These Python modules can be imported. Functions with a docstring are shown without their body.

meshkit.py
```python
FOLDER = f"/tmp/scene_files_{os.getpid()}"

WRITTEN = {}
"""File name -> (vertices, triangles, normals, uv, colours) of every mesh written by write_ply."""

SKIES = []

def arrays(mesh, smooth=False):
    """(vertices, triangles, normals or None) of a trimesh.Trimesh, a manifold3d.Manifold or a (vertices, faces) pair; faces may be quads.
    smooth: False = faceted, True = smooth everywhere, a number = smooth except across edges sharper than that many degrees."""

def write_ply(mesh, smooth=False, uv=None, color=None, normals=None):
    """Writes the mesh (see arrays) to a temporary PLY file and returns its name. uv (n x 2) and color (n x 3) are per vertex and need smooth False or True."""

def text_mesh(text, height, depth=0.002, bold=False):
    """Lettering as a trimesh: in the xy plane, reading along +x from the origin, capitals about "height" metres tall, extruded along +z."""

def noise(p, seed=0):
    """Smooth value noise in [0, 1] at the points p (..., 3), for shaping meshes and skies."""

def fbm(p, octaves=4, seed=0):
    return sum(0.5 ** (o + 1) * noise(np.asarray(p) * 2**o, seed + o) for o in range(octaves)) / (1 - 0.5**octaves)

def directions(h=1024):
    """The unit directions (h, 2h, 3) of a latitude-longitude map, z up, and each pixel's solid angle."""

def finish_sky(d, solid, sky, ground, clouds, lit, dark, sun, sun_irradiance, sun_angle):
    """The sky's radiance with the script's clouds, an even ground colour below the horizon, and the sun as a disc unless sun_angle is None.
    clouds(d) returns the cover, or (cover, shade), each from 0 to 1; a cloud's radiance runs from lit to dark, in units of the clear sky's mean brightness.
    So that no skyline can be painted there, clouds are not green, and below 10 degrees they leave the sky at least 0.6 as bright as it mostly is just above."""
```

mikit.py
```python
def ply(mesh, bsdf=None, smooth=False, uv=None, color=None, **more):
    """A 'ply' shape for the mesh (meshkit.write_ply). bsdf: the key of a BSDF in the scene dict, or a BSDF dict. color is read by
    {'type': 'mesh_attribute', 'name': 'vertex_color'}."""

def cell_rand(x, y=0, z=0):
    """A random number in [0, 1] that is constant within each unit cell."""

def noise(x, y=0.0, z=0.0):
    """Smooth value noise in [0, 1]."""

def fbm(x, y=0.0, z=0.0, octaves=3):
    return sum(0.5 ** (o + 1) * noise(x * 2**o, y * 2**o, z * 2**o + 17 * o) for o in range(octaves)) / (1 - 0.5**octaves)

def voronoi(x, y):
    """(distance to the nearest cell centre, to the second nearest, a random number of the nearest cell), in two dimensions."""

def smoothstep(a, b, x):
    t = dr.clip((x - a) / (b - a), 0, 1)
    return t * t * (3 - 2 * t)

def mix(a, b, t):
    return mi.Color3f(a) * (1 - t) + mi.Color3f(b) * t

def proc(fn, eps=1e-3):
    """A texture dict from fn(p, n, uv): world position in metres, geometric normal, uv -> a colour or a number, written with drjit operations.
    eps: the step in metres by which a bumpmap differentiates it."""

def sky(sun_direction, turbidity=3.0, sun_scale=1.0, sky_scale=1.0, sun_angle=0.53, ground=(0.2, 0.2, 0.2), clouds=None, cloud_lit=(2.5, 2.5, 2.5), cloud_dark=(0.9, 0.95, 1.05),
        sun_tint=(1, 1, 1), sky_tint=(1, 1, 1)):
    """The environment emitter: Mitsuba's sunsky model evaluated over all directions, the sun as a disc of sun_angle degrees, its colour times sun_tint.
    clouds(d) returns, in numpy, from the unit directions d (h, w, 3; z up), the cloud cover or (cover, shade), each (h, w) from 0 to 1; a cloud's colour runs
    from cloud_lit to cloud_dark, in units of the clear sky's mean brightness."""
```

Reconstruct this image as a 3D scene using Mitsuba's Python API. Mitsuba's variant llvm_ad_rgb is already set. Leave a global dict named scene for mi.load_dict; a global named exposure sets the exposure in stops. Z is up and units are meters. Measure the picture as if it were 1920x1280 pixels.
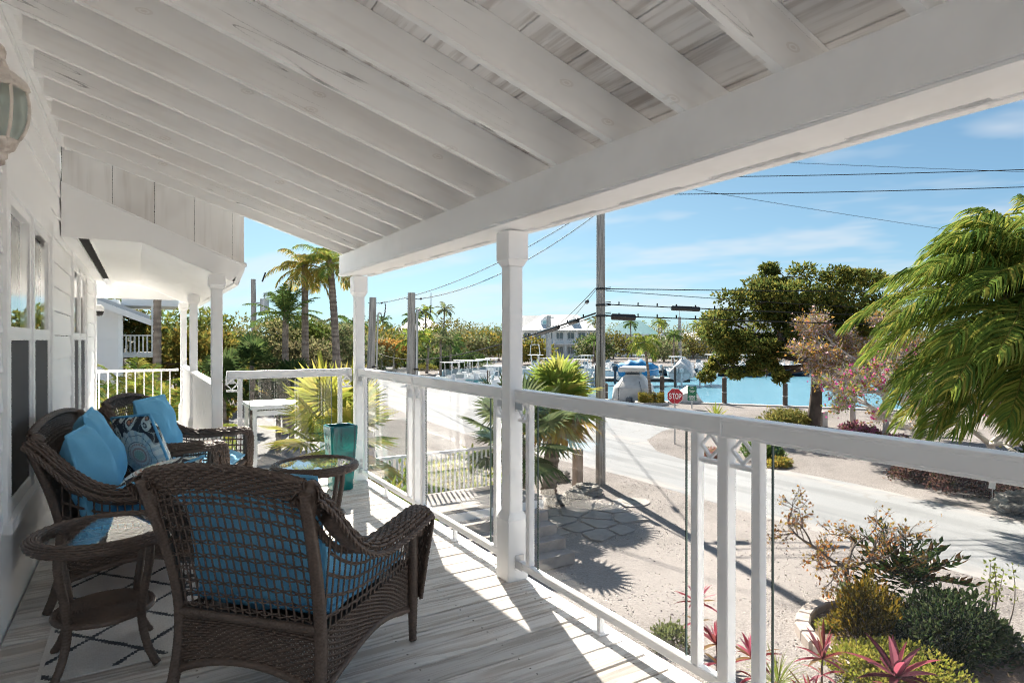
import math, numpy as np, trimesh, mitsuba as mi, drjit as dr, mikit, meshkit
from mikit import noise, fbm, voronoi, cell_rand, smoothstep, mix
from scipy.spatial import ConvexHull
from shapely.geometry import Polygon, Point
from shapely import union_all
rng = np.random.default_rng(7)
T = mi.ScalarTransform4f
exposure = 3.52
scene, labels = {}, {}
# ------------------------------------------------------------------ camera, sky
TH = math.radians(31.33)                 # the porch runs along +y, the house wall stands at x = -0.55; the lens looks 31 degrees off it
GZ, CZ = -2.9, 1.4                       # ground below the raised deck (deck top is z = 0), eye height above the deck
scene['camera'] = {'type': 'perspective', 'fov': 79.95, 'fov_axis': 'x', 'near_clip': 0.05, 'far_clip': 3000.0,
    'to_world': T().look_at(origin=[0, 0, CZ], target=[math.sin(TH), math.cos(TH), CZ - 0.0033], up=[0, 0, 1])}
AZ, EL = math.radians(17), math.radians(42.5)
def cloud_cover(d):
    q = d / (np.abs(d[..., 2:3]) + 0.22)
    q = q @ np.array([[.8, -.6, 0], [.6, .8, 0], [0, 0, 1]])
    a = meshkit.noise(q * [3.6, 1.1, 0] + 3.1) * .42 + meshkit.noise(q * [8.1, 2.6, 0] + 7.7) * .30 + meshkit.noise(q * [21., 8., 0] + 1.7) * .18 + meshkit.noise(q * [48., 20., 0] + 5.7) * .10
    return np.clip((a - .46) * 2.2, 0, .42)
scene['sky'] = mikit.sky([math.sin(AZ) * math.cos(EL), math.cos(AZ) * math.cos(EL), math.sin(EL)], turbidity=3, sun_angle=0.6,
    ground=(.3, .28, .25), clouds=cloud_cover, cloud_lit=(3.0, 3.05, 3.1), cloud_dark=(2.2, 2.25, 2.3), sky_scale=.31, sky_tint=(0.79, .97, .98), sun_tint=(.87, .98, 1.16))

# ------------------------------------------------------------------ helpers
def V(*a): return np.array(a, float)
def unit(v): v = np.asarray(v, float); return v / np.maximum(np.linalg.norm(v, axis=-1, keepdims=True), 1e-12)
class MB:
    """collects triangles (and a colour per vertex) of one mesh"""
    def __init__(s): s.v, s.f, s.c, s.n = [], [], [], 0
    def add(s, v, f, c=None):
        v = np.asarray(v, float); f = np.asarray(f, int)
        if f.shape[1] == 4: f = np.vstack([f[:, [0, 1, 2]], f[:, [0, 2, 3]]])
        s.v.append(v); s.f.append(f + s.n); s.n += len(v)
        if c is not None: s.c.append(np.broadcast_to(np.asarray(c, float), (len(v), 3)))
        return s
    def m(s): return np.vstack(s.v), np.vstack(s.f)
    def col(s): return np.vstack(s.c) if s.c else None
_used = {}
def key_of(name, parent=None):
    k = f'{parent}__{name}' if parent else name
    n = _used.get(k, -1) + 1; _used[k] = n
    return k if n == 0 else f'{k}_{n:03d}'
def tag(k, label=None, cat=None, group=None, kind=None):
    d = labels.setdefault(k, {})
    for a, b in (('label', label), ('category', cat), ('group', group), ('kind', kind)):
        if b: d[a] = b
    return k
def thing(name, label, cat, group=None): return tag(key_of(name), label, cat, group)
def obj(name, mesh, bsdf, parent=None, smooth=False, label=None, cat=None, group=None, kind=None, color=None, uv=None):
    k = key_of(name, parent); assert k not in scene, k
    if isinstance(mesh, MB):
        if color is None: color = mesh.col()
        mesh = mesh.m()
    scene[k] = mikit.ply(mesh, bsdf, smooth=smooth, color=color, uv=uv)
    if label or kind or cat: tag(k, label, cat, group, kind)
    return k
def mul(parts):
    b = MB()
    for p in parts: b.add(*p)
    return b.m()
_q = np.array([[x, y, z] for x in (-1, 1) for y in (-1, 1) for z in (-1, 1)], float)
_cub = ConvexHull(np.vstack([_q * [1, .8, .8], _q * [.8, 1, .8], _q * [.8, .8, 1]]))
def _orient(pts, simp):
    s = simp.copy(); a, b, c = pts[s[:, 0]], pts[s[:, 1]], pts[s[:, 2]]
    flip = np.einsum('ij,ij->i', np.cross(b - a, c - a), a + b + c - 3 * pts.mean(0)) < 0
    s[flip] = s[flip][:, ::-1]; return s
_cubf = _orient(_cub.points, _cub.simplices); _boxf = _orient(_q, ConvexHull(_q).simplices)
def box(x0, x1, y0, y1, z0, z1, e=0.0):
    c = V(x0 + x1, y0 + y1, z0 + z1) / 2; h = abs(V(x1 - x0, y1 - y0, z1 - z0)) / 2
    if e <= 0: return c + _q * h, _boxf
    e = min(e, .4 * h.min()); i = h - e
    return c + np.vstack([_q * [h[0], i[1], i[2]], _q * [i[0], h[1], i[2]], _q * [i[0], i[1], h[2]]]), _cubf
def xf(m, M):
    return np.asarray(m[0]) @ M[:3, :3].T + M[:3, 3], m[1]
def rotz(a):
    c, s = math.cos(a), math.sin(a); M = np.eye(4); M[:2, :2] = [[c, -s], [s, c]]; return M
def rotx(a):
    c, s = math.cos(a), math.sin(a); M = np.eye(4); M[1:3, 1:3] = [[c, -s], [s, c]]; return M
def roty(a):
    c, s = math.cos(a), math.sin(a); M = np.eye(4); M[0, 0] = c; M[0, 2] = s; M[2, 0] = -s; M[2, 2] = c; return M
def mov(x, y, z): M = np.eye(4); M[:3, 3] = [x, y, z]; return M
def scl(x, y, z): return np.diag([x, y, z, 1.])
def tube(P, R, n=8, cap=True, flat=1.0, nrm=None):
    """swept tube along the polyline P with radii R; flat < 1 squeezes it along nrm"""
    P = np.asarray(P, float); k = len(P); R = np.broadcast_to(np.asarray(R, float), (k,))
    t = unit(np.gradient(P, axis=0))
    if nrm is None:
        a = np.zeros_like(t); ref = V(0, 0, 1) if abs(t[0, 2]) < .9 else V(1, 0, 0)
        a[0] = unit(np.cross(t[0], ref))
        for i in range(1, k):
            w = a[i - 1] - t[i] * (a[i - 1] @ t[i]); a[i] = unit(w)
        b = np.cross(t, a)
    else:
        b = np.broadcast_to(np.asarray(nrm, float), t.shape); b = unit(b - t * np.einsum('ij,ij->i', b, t)[:, None]); a = np.cross(b, t)
    th = np.arange(n) * 2 * np.pi / n
    v = P[:, None] + R[:, None, None] * (np.cos(th)[None, :, None] * a[:, None] + flat * np.sin(th)[None, :, None] * b[:, None])
    i, j = np.meshgrid(np.arange(k - 1), np.arange(n), indexing='ij'); j2 = (j + 1) % n
    f = np.stack([i * n + j, i * n + j2, (i + 1) * n + j2, (i + 1) * n + j], -1).reshape(-1, 4)
    v = v.reshape(-1, 3); f = np.vstack([f[:, [0, 1, 2]], f[:, [0, 2, 3]]])
    if cap:
        ring = np.arange(1, n - 1)
        f = np.vstack([f, np.stack([0 * ring, ring + 1, ring], 1), np.stack([0 * ring, ring, ring + 1], 1) + (k - 1) * n])
    return v, f
def bez(*p, n=12):
    p = np.array(p, float); t = np.linspace(0, 1, n)[:, None]
    while len(p.shape) < 3 and len(p) > 1 and p.ndim == 2:
        q = np.repeat(p[None], n, 0); break
    q = np.repeat(p[None], n, 0)
    while q.shape[1] > 1: q = q[:, :-1] * (1 - t[:, None]) + q[:, 1:] * t[:, None]
    return q[:, 0]
def spline(pts, n=20):
    from scipy.interpolate import CubicSpline
    pts = np.array(pts, float); s = np.r_[0, np.cumsum(np.linalg.norm(np.diff(pts, axis=0), axis=1))]
    return CubicSpline(s / s[-1], pts)(np.linspace(0, 1, n))
def prism(poly, axis, a, b):
    """extrudes a 2d polygon (list or shapely) along the axis from a to b; 2d = the other two axes in order"""
    p = poly if isinstance(poly, Polygon) else Polygon(poly)
    m = trimesh.creation.extrude_polygon(p, abs(b - a), engine='earcut'); v = np.array(m.vertices); v[:, 2] += min(a, b)
    o = {'z': [0, 1, 2], 'y': [0, 2, 1], 'x': [2, 0, 1]}[axis]; f = np.array(m.faces)
    return v[:, o], (f[:, ::-1] if axis == 'y' else f)
def lathe(prof, n=24, c=(0, 0, 0)):
    prof = np.array(prof, float); k = len(prof); th = np.arange(n) * 2 * np.pi / n
    v = np.stack([prof[:, 0, None] * np.cos(th), prof[:, 0, None] * np.sin(th), np.repeat(prof[:, 1, None], n, 1)], -1).reshape(-1, 3) + c
    i, j = np.meshgrid(np.arange(k - 1), np.arange(n), indexing='ij'); j2 = (j + 1) % n
    f = np.stack([i * n + j, i * n + j2, (i + 1) * n + j2, (i + 1) * n + j], -1).reshape(-1, 4)
    return v, np.vstack([f[:, [0, 1, 2]], f[:, [0, 2, 3]]])
def sheet(poly, z):
    p = poly if isinstance(poly, Polygon) else Polygon(poly)
    v, f = trimesh.creation.triangulate_polygon(p, engine='earcut')
    return np.c_[v, np.full(len(v), z)], f
def sphere(c, r, sub=1):
    m = trimesh.creation.icosphere(subdivisions=sub); return np.array(m.vertices) * r + c, np.array(m.faces)
def lumpy(c, r, sub=3, amp=.3, freq=2., seed=0):
    m = trimesh.creation.icosphere(subdivisions=sub); d = np.array(m.vertices)
    k = 1 + amp * (2 * meshkit.noise(d * freq + 50 + seed * 7.3, seed) - 1) + amp * .5 * (2 * meshkit.noise(d * freq * 2.7 + 90, seed) - 1)
    return d * k[:, None] * np.asarray(r) + c, np.array(m.faces)

# ------------------------------------------------------------------ materials
def mat(name, color, rough=.5, spec=.5, two=True, bump=None, bscale=.002, **more):
    b = {'type': 'principled', 'base_color': color if isinstance(color, dict) else {'type': 'rgb', 'value': list(color)}, 'roughness': rough, 'specular': spec, **more}
    if bump: b = {'type': 'bumpmap', 'tex': mikit.proc(bump), 'scale': bscale, 'bsdf': b}
    scene[name] = {'type': 'twosided', 'bsdf': b} if two else b
    return name
P = mikit.proc
def wash(base, dirt, sx, sy, sz, amt, thr=.55):
    base, dirt = list(base), list(dirt)
    def fn(p, n, uv):
        a = fbm(p.x * sx, p.y * sy, p.z * sz, 4); b = fbm(p.x * sx * .23 + 9, p.y * sy * .3, p.z * sz * .3 + 4, 2)
        g = noise(p.x * sx * 6, p.y * sy * 6, p.z * sz * 6)
        t = dr.clip(smoothstep(thr, thr + .3, a * .6 + b * .5) * amt + (g - .5) * .10, 0, 1)
        return mix(base, dirt, t)
    return P(fn)
mat('paint_white', wash((.885, .89, .895), (.76, .755, .745), 5, 5, 3, .5), .42)
mat('siding_paint', wash((.885, .89, .895), (.76, .755, .745), 3, 1.2, 5, .5), .5)
def knots(p):
    d, e, w = voronoi(p.x * 2.1 + dr.floor(p.y / .4) * 3.7, p.z * 5 + dr.floor(p.y / .4) * 1.3)
    ring = dr.maximum(1 - smoothstep(.02, .035, d), (1 - smoothstep(.008, .02, dr.abs(d - .06))) * .8)
    return dr.select(w > .62, ring, 0)
def rafter_fn(p, n, uv):
    s = fbm(p.x * 3, p.y * 40, (p.z + p.x * .313) * 26, 3); b = fbm(p.x * .9 + dr.floor(p.y / .4) * 5.1, p.y * 2, p.z * 1.5, 3)
    t = smoothstep(.5, .85, s) * .16 + smoothstep(.48, .8, b) * .38 + knots(p) * .4
    c = mix([.885, .89, .89], [.64, .59, .545], dr.clip(t, 0, 1))
    crack = smoothstep(.012, .0, dr.abs(fbm(p.x * 1.1, dr.floor(p.y / .4) * 9.7, (p.z + p.x * .313) * 21, 2) - .5)) * smoothstep(.6, .7, noise(p.x * 1.6, p.y * 5, 2.2))
    return c * (1 - crack * .55)
mat('rafter_wash', P(rafter_fn), .6)
def sheath_fn(p, n, uv):
    s = fbm(p.x * 45, p.y * 3.2, 1.7, 4); b = fbm(p.x * 3.1, p.y * .8, 5.5, 3); r = cell_rand(dr.floor(p.x / .224), dr.floor(p.y / 1.2), 3)
    t = dr.clip(smoothstep(.42, .75, s) * .65 + smoothstep(.4, .7, b) * .5 + (r - .5) * .35, 0, 1)
    return mix([.85, .84, .83], [.46, .42, .39], t)
mat('sheathing_wash', P(sheath_fn), .7)
def panel_fn(p, n, uv):
    s = fbm(p.x * 22, p.y * 20, p.z * 1.6, 4); b = fbm(p.x * 3.7, 3.3, p.z * 1.9, 3)
    return mix([.82, .815, .81], [.54, .51, .485], dr.clip(smoothstep(.42, .8, s) * .5 + smoothstep(.42, .7, b) * .5, 0, 1))
mat('panel_wash', P(panel_fn), .7)
mat('rail_metal', wash((.85, .86, .87), (.70, .70, .70), 4, 4, 4, .4), .32)
mat('bracket_metal', (.55, .56, .57), .35, metallic=.8)
PW = .1435
def deck_fn(p, n, uv):
    i = dr.floor(p.y / PW); r = cell_rand(i, 4, 1); r2 = cell_rand(i, 9, 2)
    y = p.y / PW - i
    warp = fbm(p.x * 1.6 + r * 37, y * 2.2 + r * 11, 2.2, 3)
    g = fbm(p.x * 2.2 + r * 31, (y + warp * .8) * 13 + r * 7, 1.1, 3); fine = noise(p.x * 9 + r * 13, y * 90, .3)
    blot = fbm(p.x * 1.3 + r * 53, y * 1.4 + r2 * 20, 3.3, 3)
    c = mix([.70, .68, .655], [.49, .45, .41], smoothstep(.38, .7, g))
    c = mix(c, [.50, .40, .315], smoothstep(.5, .78, blot) * (.25 + .55 * r2))
    c = mix(c, [.76, .75, .735], smoothstep(.5, .75, fbm(p.x * 2.6 + r2 * 9, y * 3, 8.1, 3)) * .65)
    c = c * (.88 + .2 * fine) * (.80 + .30 * r)
    d, e, w = voronoi(p.x * 1.15 + r * 17, (y - .5) * .35 + i * 3.7)
    c = mix(c, [.34, .235, .16], dr.select(w > .8, 1 - smoothstep(.02, .05, d), 0) * .8)
    streak = smoothstep(.8, .84, noise(p.x * 1.7 + r * 19, y * 26 + r * 5, 6.6)) * smoothstep(.62, .75, noise(p.x * .8 + r2 * 7, i * 1.7, 1.9))
    c = mix(c, [.46, .29, .19], streak * .7)
    nx = p.x / .405; fx = (nx - dr.floor(nx) - .5) * .405; ny = dr.abs(y - .5) * PW - .045
    nail = 1 - smoothstep(.0035, .006, dr.sqrt(fx * fx + ny * ny))
    return mix(c, [.10, .085, .075], nail * .9)
def deck_bump(p, n, uv):
    i = dr.floor(p.y / PW); r = cell_rand(i, 4, 1); y = p.y / PW - i
    return fbm(p.x * 2.2 + r * 31, y * 16 + r * 7, 1.1, 3)
mat('deck_wood', P(deck_fn), .62, bump=deck_bump, bscale=.0022)
mat('dark_gap', (.02, .02, .02), .9)
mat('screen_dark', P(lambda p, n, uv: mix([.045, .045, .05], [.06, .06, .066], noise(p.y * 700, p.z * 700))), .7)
scene['window_glass'] = {'type': 'thindielectric', 'int_ior': 1.52}
scene['rail_glass'] = {'type': 'thindielectric', 'int_ior': 1.5}
scene['lantern_glass'] = {'type': 'principledthin', 'base_color': {'type': 'rgb', 'value': [.70, .76, .73]}, 'roughness': .15, 'diff_trans': .9, 'spec_trans': .65, 'eta': 1.5}
mat('glass_edge', (.05, .085, .08), .15)
mat('black_plastic', (.015, .015, .017), .3)
mat('metal_roof', (.62, .64, .65), .4, metallic=.3)
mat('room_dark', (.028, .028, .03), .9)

# ------------------------------------------------------------------ deck
tag('deck', kind='structure')
def deck_rows():
    y = -1.005 // PW * PW
    while y < 11.2:
        yield y; y += PW
for y in deck_rows():
    x1 = 1.918 + rng.uniform(-.003, .003) if y < 6.2 else .66
    m = box(-.548, x1, y + .0040, y + PW - .0040, -.036 + rng.uniform(-.0015, 0), rng.uniform(-.0015, .0015), .003)
    obj('plank', m, 'deck_wood', 'deck')
obj('rim_board', mul([box(1.925, 1.965, -1.1, 6.22, -.24, -.004, .004), box(.66, 1.925, 6.225, 6.262, -.24, -.004, .004), box(.665, .70, 6.262, 11.25, -.24, -.004, .004), box(-.55, .66, 11.225, 11.26, -.24, -.004, .004)]), 'paint_white', 'deck')
obj('joist', mul([box(-.55, 1.9, -1.1, 6.2, -.26, -.22), box(-.55, .655, 6.22, 11.2, -.26, -.22)] + [box(x - .02, x + .02, -1.05, 6.2, -.218, -.04) for x in np.arange(-.4, 1.95, .405)]), 'dark_gap', 'deck')
for x, y in ((1.87, .05), (1.87, 3.07), (1.87, 6.02), (.6, 8.9), (.6, 11.1)):
    obj('support_post', box(x - .08, x + .08, y - .08, y + .08, GZ, -.262), 'paint_white', 'deck')

# ------------------------------------------------------------------ house wall
house = thing('house', 'white clapboard house wall with tall dark screened windows along the porch', 'house')
WX = -.55
WINS = ((3.70, 5.54), (7.05, 8.89)); WZ0, WZ1 = .50, 2.24
HY0, HY1 = -4.0, 10.5
rev = .186
z = WZ0
rows = []
while z < 3.1: rows.append((z, min(z + rev, 3.12))); z += rev
for z0, z1 in rows:
    segs = [(HY0, HY1)]
    if z0 < WZ1 - .02:
        segs = [(HY0, WINS[0][0]), (WINS[0][1], WINS[1][0]), (WINS[1][1], HY1)]
        for a, b in (WINS if z1 > WZ1 else ()): obj('siding_board', box(-.57, WX, a, b, WZ1 + .001, z1 + .012), 'siding_paint', house)
    for a, b in segs:
        cuts = [a] + [c for c in ([rng.uniform(a + 1.2, b - 1.0)] if b - a > 4 else [])] + [b]
        for c0, c1 in zip(cuts, cuts[1:]):
            v, f = box(-.57, WX, c0 + .001, c1 - .0015, z0 + .004, z1 - .001)
            v[(v[:, 2] > z1 - .1) & (v[:, 0] > -.56), 0] = -.5625      # lapped: thick bottom edge, thin top
            obj('siding_board', (v, f), 'siding_paint', house)
obj('lower_wall', box(-.572, -.556, HY0, HY1, -.25, WZ0 - .001), 'siding_paint', house)
# the house body behind the boards, with recesses behind the windows
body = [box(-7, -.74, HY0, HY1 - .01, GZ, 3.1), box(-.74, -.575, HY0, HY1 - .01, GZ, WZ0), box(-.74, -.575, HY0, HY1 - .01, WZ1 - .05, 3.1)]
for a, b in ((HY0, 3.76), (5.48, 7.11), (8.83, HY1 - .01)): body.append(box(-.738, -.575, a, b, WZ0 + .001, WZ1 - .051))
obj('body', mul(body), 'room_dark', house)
obj('roof', mul([xf(box(-8, -.5, HY0 - .3, 6.3, 0, .06), mov(-.5, 0, 3.18) @ roty(.303) @ mov(.5, 0, 0))]), 'metal_roof', house)
obj('corner_board', mul([box(-.575, -.528, HY1 - .11, HY1 + .012, -.25, 3.0, .004), box(-7, -.58, HY1 - .01, HY1 + .008, GZ, 3.0)]), 'paint_white', house)
for a, b in WINS:
    w = key_of('window', house); scene_w = w
    g = a + .11, (a + b) / 2, b - .11
    cas = [box(-.566, -.535, a, a + .10, WZ0 + .03, WZ1, .004), box(-.566, -.535, b - .10, b, WZ0 + .03, WZ1, .004), box(-.566, -.5355, a + .1, b - .1, WZ1 - .11, WZ1 - .002, .004), box(-.57, -.515, a - .02, b + .02, WZ0 - .02, WZ0 + .031, .004)]
    obj('casing', mul(cas), 'paint_white', w)
    mid = (a + b) / 2
    for s0, s1 in ((a + .1, mid - .035), (mid + .035, b - .1)):
        fr = [box(-.60, -.553, s0, s0 + .045, WZ0 + .032, WZ1 - .112, .003), box(-.60, -.553, s1 - .045, s1, WZ0 + .032, WZ1 - .112, .003), box(-.60, -.553, s0 + .045, s1 - .045, WZ1 - .16, WZ1 - .112, .003), box(-.60, -.553, s0 + .045, s1 - .045, WZ0 + .032, WZ0 + .10, .003), box(-.60, -.547, s0 + .045, s1 - .045, 1.395, 1.465, .003)]
        obj('sash', mul(fr), 'paint_white', w, label='white window sash frame')
        obj('pane', (np.array([[-.5585, s0 + .04, 1.46], [-.5585, s1 - .04, 1.46], [-.5585, s1 - .04, WZ1 - .155], [-.5585, s0 + .04, WZ1 - .155]]), np.array([[0, 1, 2, 3]])), 'window_glass', w)
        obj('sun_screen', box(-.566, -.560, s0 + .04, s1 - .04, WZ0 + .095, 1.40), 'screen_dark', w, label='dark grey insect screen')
    obj('mullion', box(-.60, -.542, mid - .035, mid + .035, WZ0 + .032, WZ1 - .112, .004), 'paint_white', w)

# ------------------------------------------------------------------ porch roof: rafters, boards, beam
roof = thing('porch_roof', 'whitewashed porch ceiling of sloping rafters and boards with a heavy white edge beam', 'roof')
SL = .313
def rz(x): return 2.94 - SL * (x - WX)             # underside of the rafters
y = 5.995
while y > -3.6:
    d = rng.uniform(-.004, .004)
    poly = [(WX, rz(WX) + d), (2.0, rz(2.0) + d), (2.0, rz(2.0) + .19), (WX, rz(WX) + .19)]
    obj('rafter', prism(poly, 'y', y - .019, y + .019), 'rafter_wash', roof)
    y -= .4
nb, x = 0, WX
while x < 2.02:
    w = .224; cuts = [-4.0] + sorted(rng.choice(np.arange(-8, 15), 3, replace=False) * .4 + .395) + [6.12]
    for c0, c1 in zip(cuts, cuts[1:]):
        x1 = min(x + w - .007, 2.03)
        poly = [(x, rz(x) + .192), (x1, rz(x1) + .192), (x1, rz(x1) + .21), (x, rz(x) + .21)]
        obj('ceiling_board', prism(poly, 'y', c0 + .002, c1 - .002), 'sheathing_wash', roof)
    x += w
obj('metal_sheet', prism([(WX - .05, rz(WX - .05) + .225), (2.32, rz(2.32) + .225), (2.32, rz(2.32) + .235), (WX - .05, rz(WX - .05) + .235)], 'y', -4.05, 6.55), 'metal_roof', roof)
obj('beam', box(1.70, 1.93, -4.0, 6.12, 2.04, 2.236, .006), 'paint_white', roof, label='heavy white painted edge beam')
obj('beam_trim', mul([box(1.691, 1.7, -4.0, 6.122, 2.043, 2.056), box(1.70, 1.76, -4.0, 6.12, 2.03, 2.0395)]), 'paint_white', roof)
g = [box(1.985, 2.035, -4.0, 6.14, 2.045, 2.20, .004)]
yy = -3.9
while yy < 6.0:
    g.append(box(1.931, 1.985, yy, yy + .16, 2.052, 2.16)); g.append((V(0, yy + .27, 2.06) + np.array([[1.931, -.06, 0], [1.931, .06, 0], [1.984, 0, 0], [1.931, -.06, .1], [1.931, .06, .1], [1.984, 0, .1]]), np.array([[0, 2, 1], [3, 4, 5], [0, 1, 4], [0, 4, 3], [1, 2, 5], [1, 5, 4], [2, 0, 3], [2, 3, 5]])))
    yy += .56
g.append(box(1.93, 1.986, -4, 6.13, 2.16, 2.19))
obj('eave_strip', mul(g), 'paint_white', roof)
led = [box(WX + .001, WX + .038, -4, 6.03, rz(WX) - .005, rz(WX) + .18, .003)]
obj('ledger', mul(led), 'rafter_wash', roof)
br = []
y = 5.995
while y > -3.6:
    br.append(box(WX + .038, WX + .075, y + .02, y + .07, rz(WX) - .02, rz(WX) + .12, .003)); y -= .4
obj('ledger_block', mul(br), 'paint_white', roof)

# ------------------------------------------------------------------ lower roof of the narrow side porch
low = thing('side_porch_roof', 'lower sloping side porch roof with grey weathered gable panels and white fascia', 'roof')
LY = 6.17
fas = [(WX + .002, 2.668), (.835, 2.077), (.72, 1.935), (.01, 2.236), (WX + .002, 2.237)]
obj('fascia', prism(fas, 'y', LY - .02, LY + .02), 'paint_white', low)
def ftop(x): return 2.668 - .427 * (x - WX)
obj('fascia_cap', prism([(WX + .002, 2.669), (.838, ftop(.838) + .001), (.838, ftop(.838) + .016), (WX + .002, 2.684)], 'y', LY - .032, LY + .03), 'paint_white', low)
seams = [WX + .004, -.2, .11, .42, .73, .832]
for a, b in zip(seams, seams[1:]):
    obj('gable_panel', prism([(a + .002, ftop(a) + .01), (b - .002, ftop(b) + .01), (b - .002, rz(b) + .15), (a + .002, rz(a) + .15)], 'y', LY + .0 + (.012 if b > .8 else 0), LY + .016 + (.004 if b > .8 else 0)), 'panel_wash', low)
obj('panel_backing', prism([(WX, ftop(WX) - .01), (.83, ftop(.83)), (.83, rz(.83) + .1), (WX, rz(WX) + .1)], 'y', LY + .021, LY + .04), 'dark_gap', low)
y = LY + .022
while y < 11.0:
    z0 = 2.236
    poly = [(-.36, z0), (.01, z0), (.74, z0 - .4257 * .73), (.74, z0 - .4257 * .73 + .015), (.01, z0 + .015), (-.36, z0 + .015)]
    obj('soffit_board', prism(poly, 'y', y + .0015, y + .1385), 'siding_paint', low); y += .14
obj('wall_trim', mul([box(WX, -.44, LY + .022, 11.0, 2.236, 2.25), box(-.46, -.44, LY + .022, 11, 2.222, 2.236), box(-.36, -.345, LY + .022, 11, 2.224, 2.2355)]), 'paint_white', low)
obj('vent_slot', box(-.44, -.36, LY + .022, 10.2, 2.246, 2.26), 'dark_gap', low)
obj('eave_board', mul([prism([(.74, 1.915), (.78, 1.90), (.84, 2.06), (.80, 2.08)], 'y', LY + .02, 11.05), box(-.55, .78, 10.99, 11.03, 2.02, 2.32)]), 'paint_white', low)
obj('roofing', prism([(WX - .5, 2.9), (.86, ftop(.86) + .02), (.86, ftop(.86) + .05), (WX - .5, 2.94)], 'y', LY + .05, 11.1), 'metal_roof', low)

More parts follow.
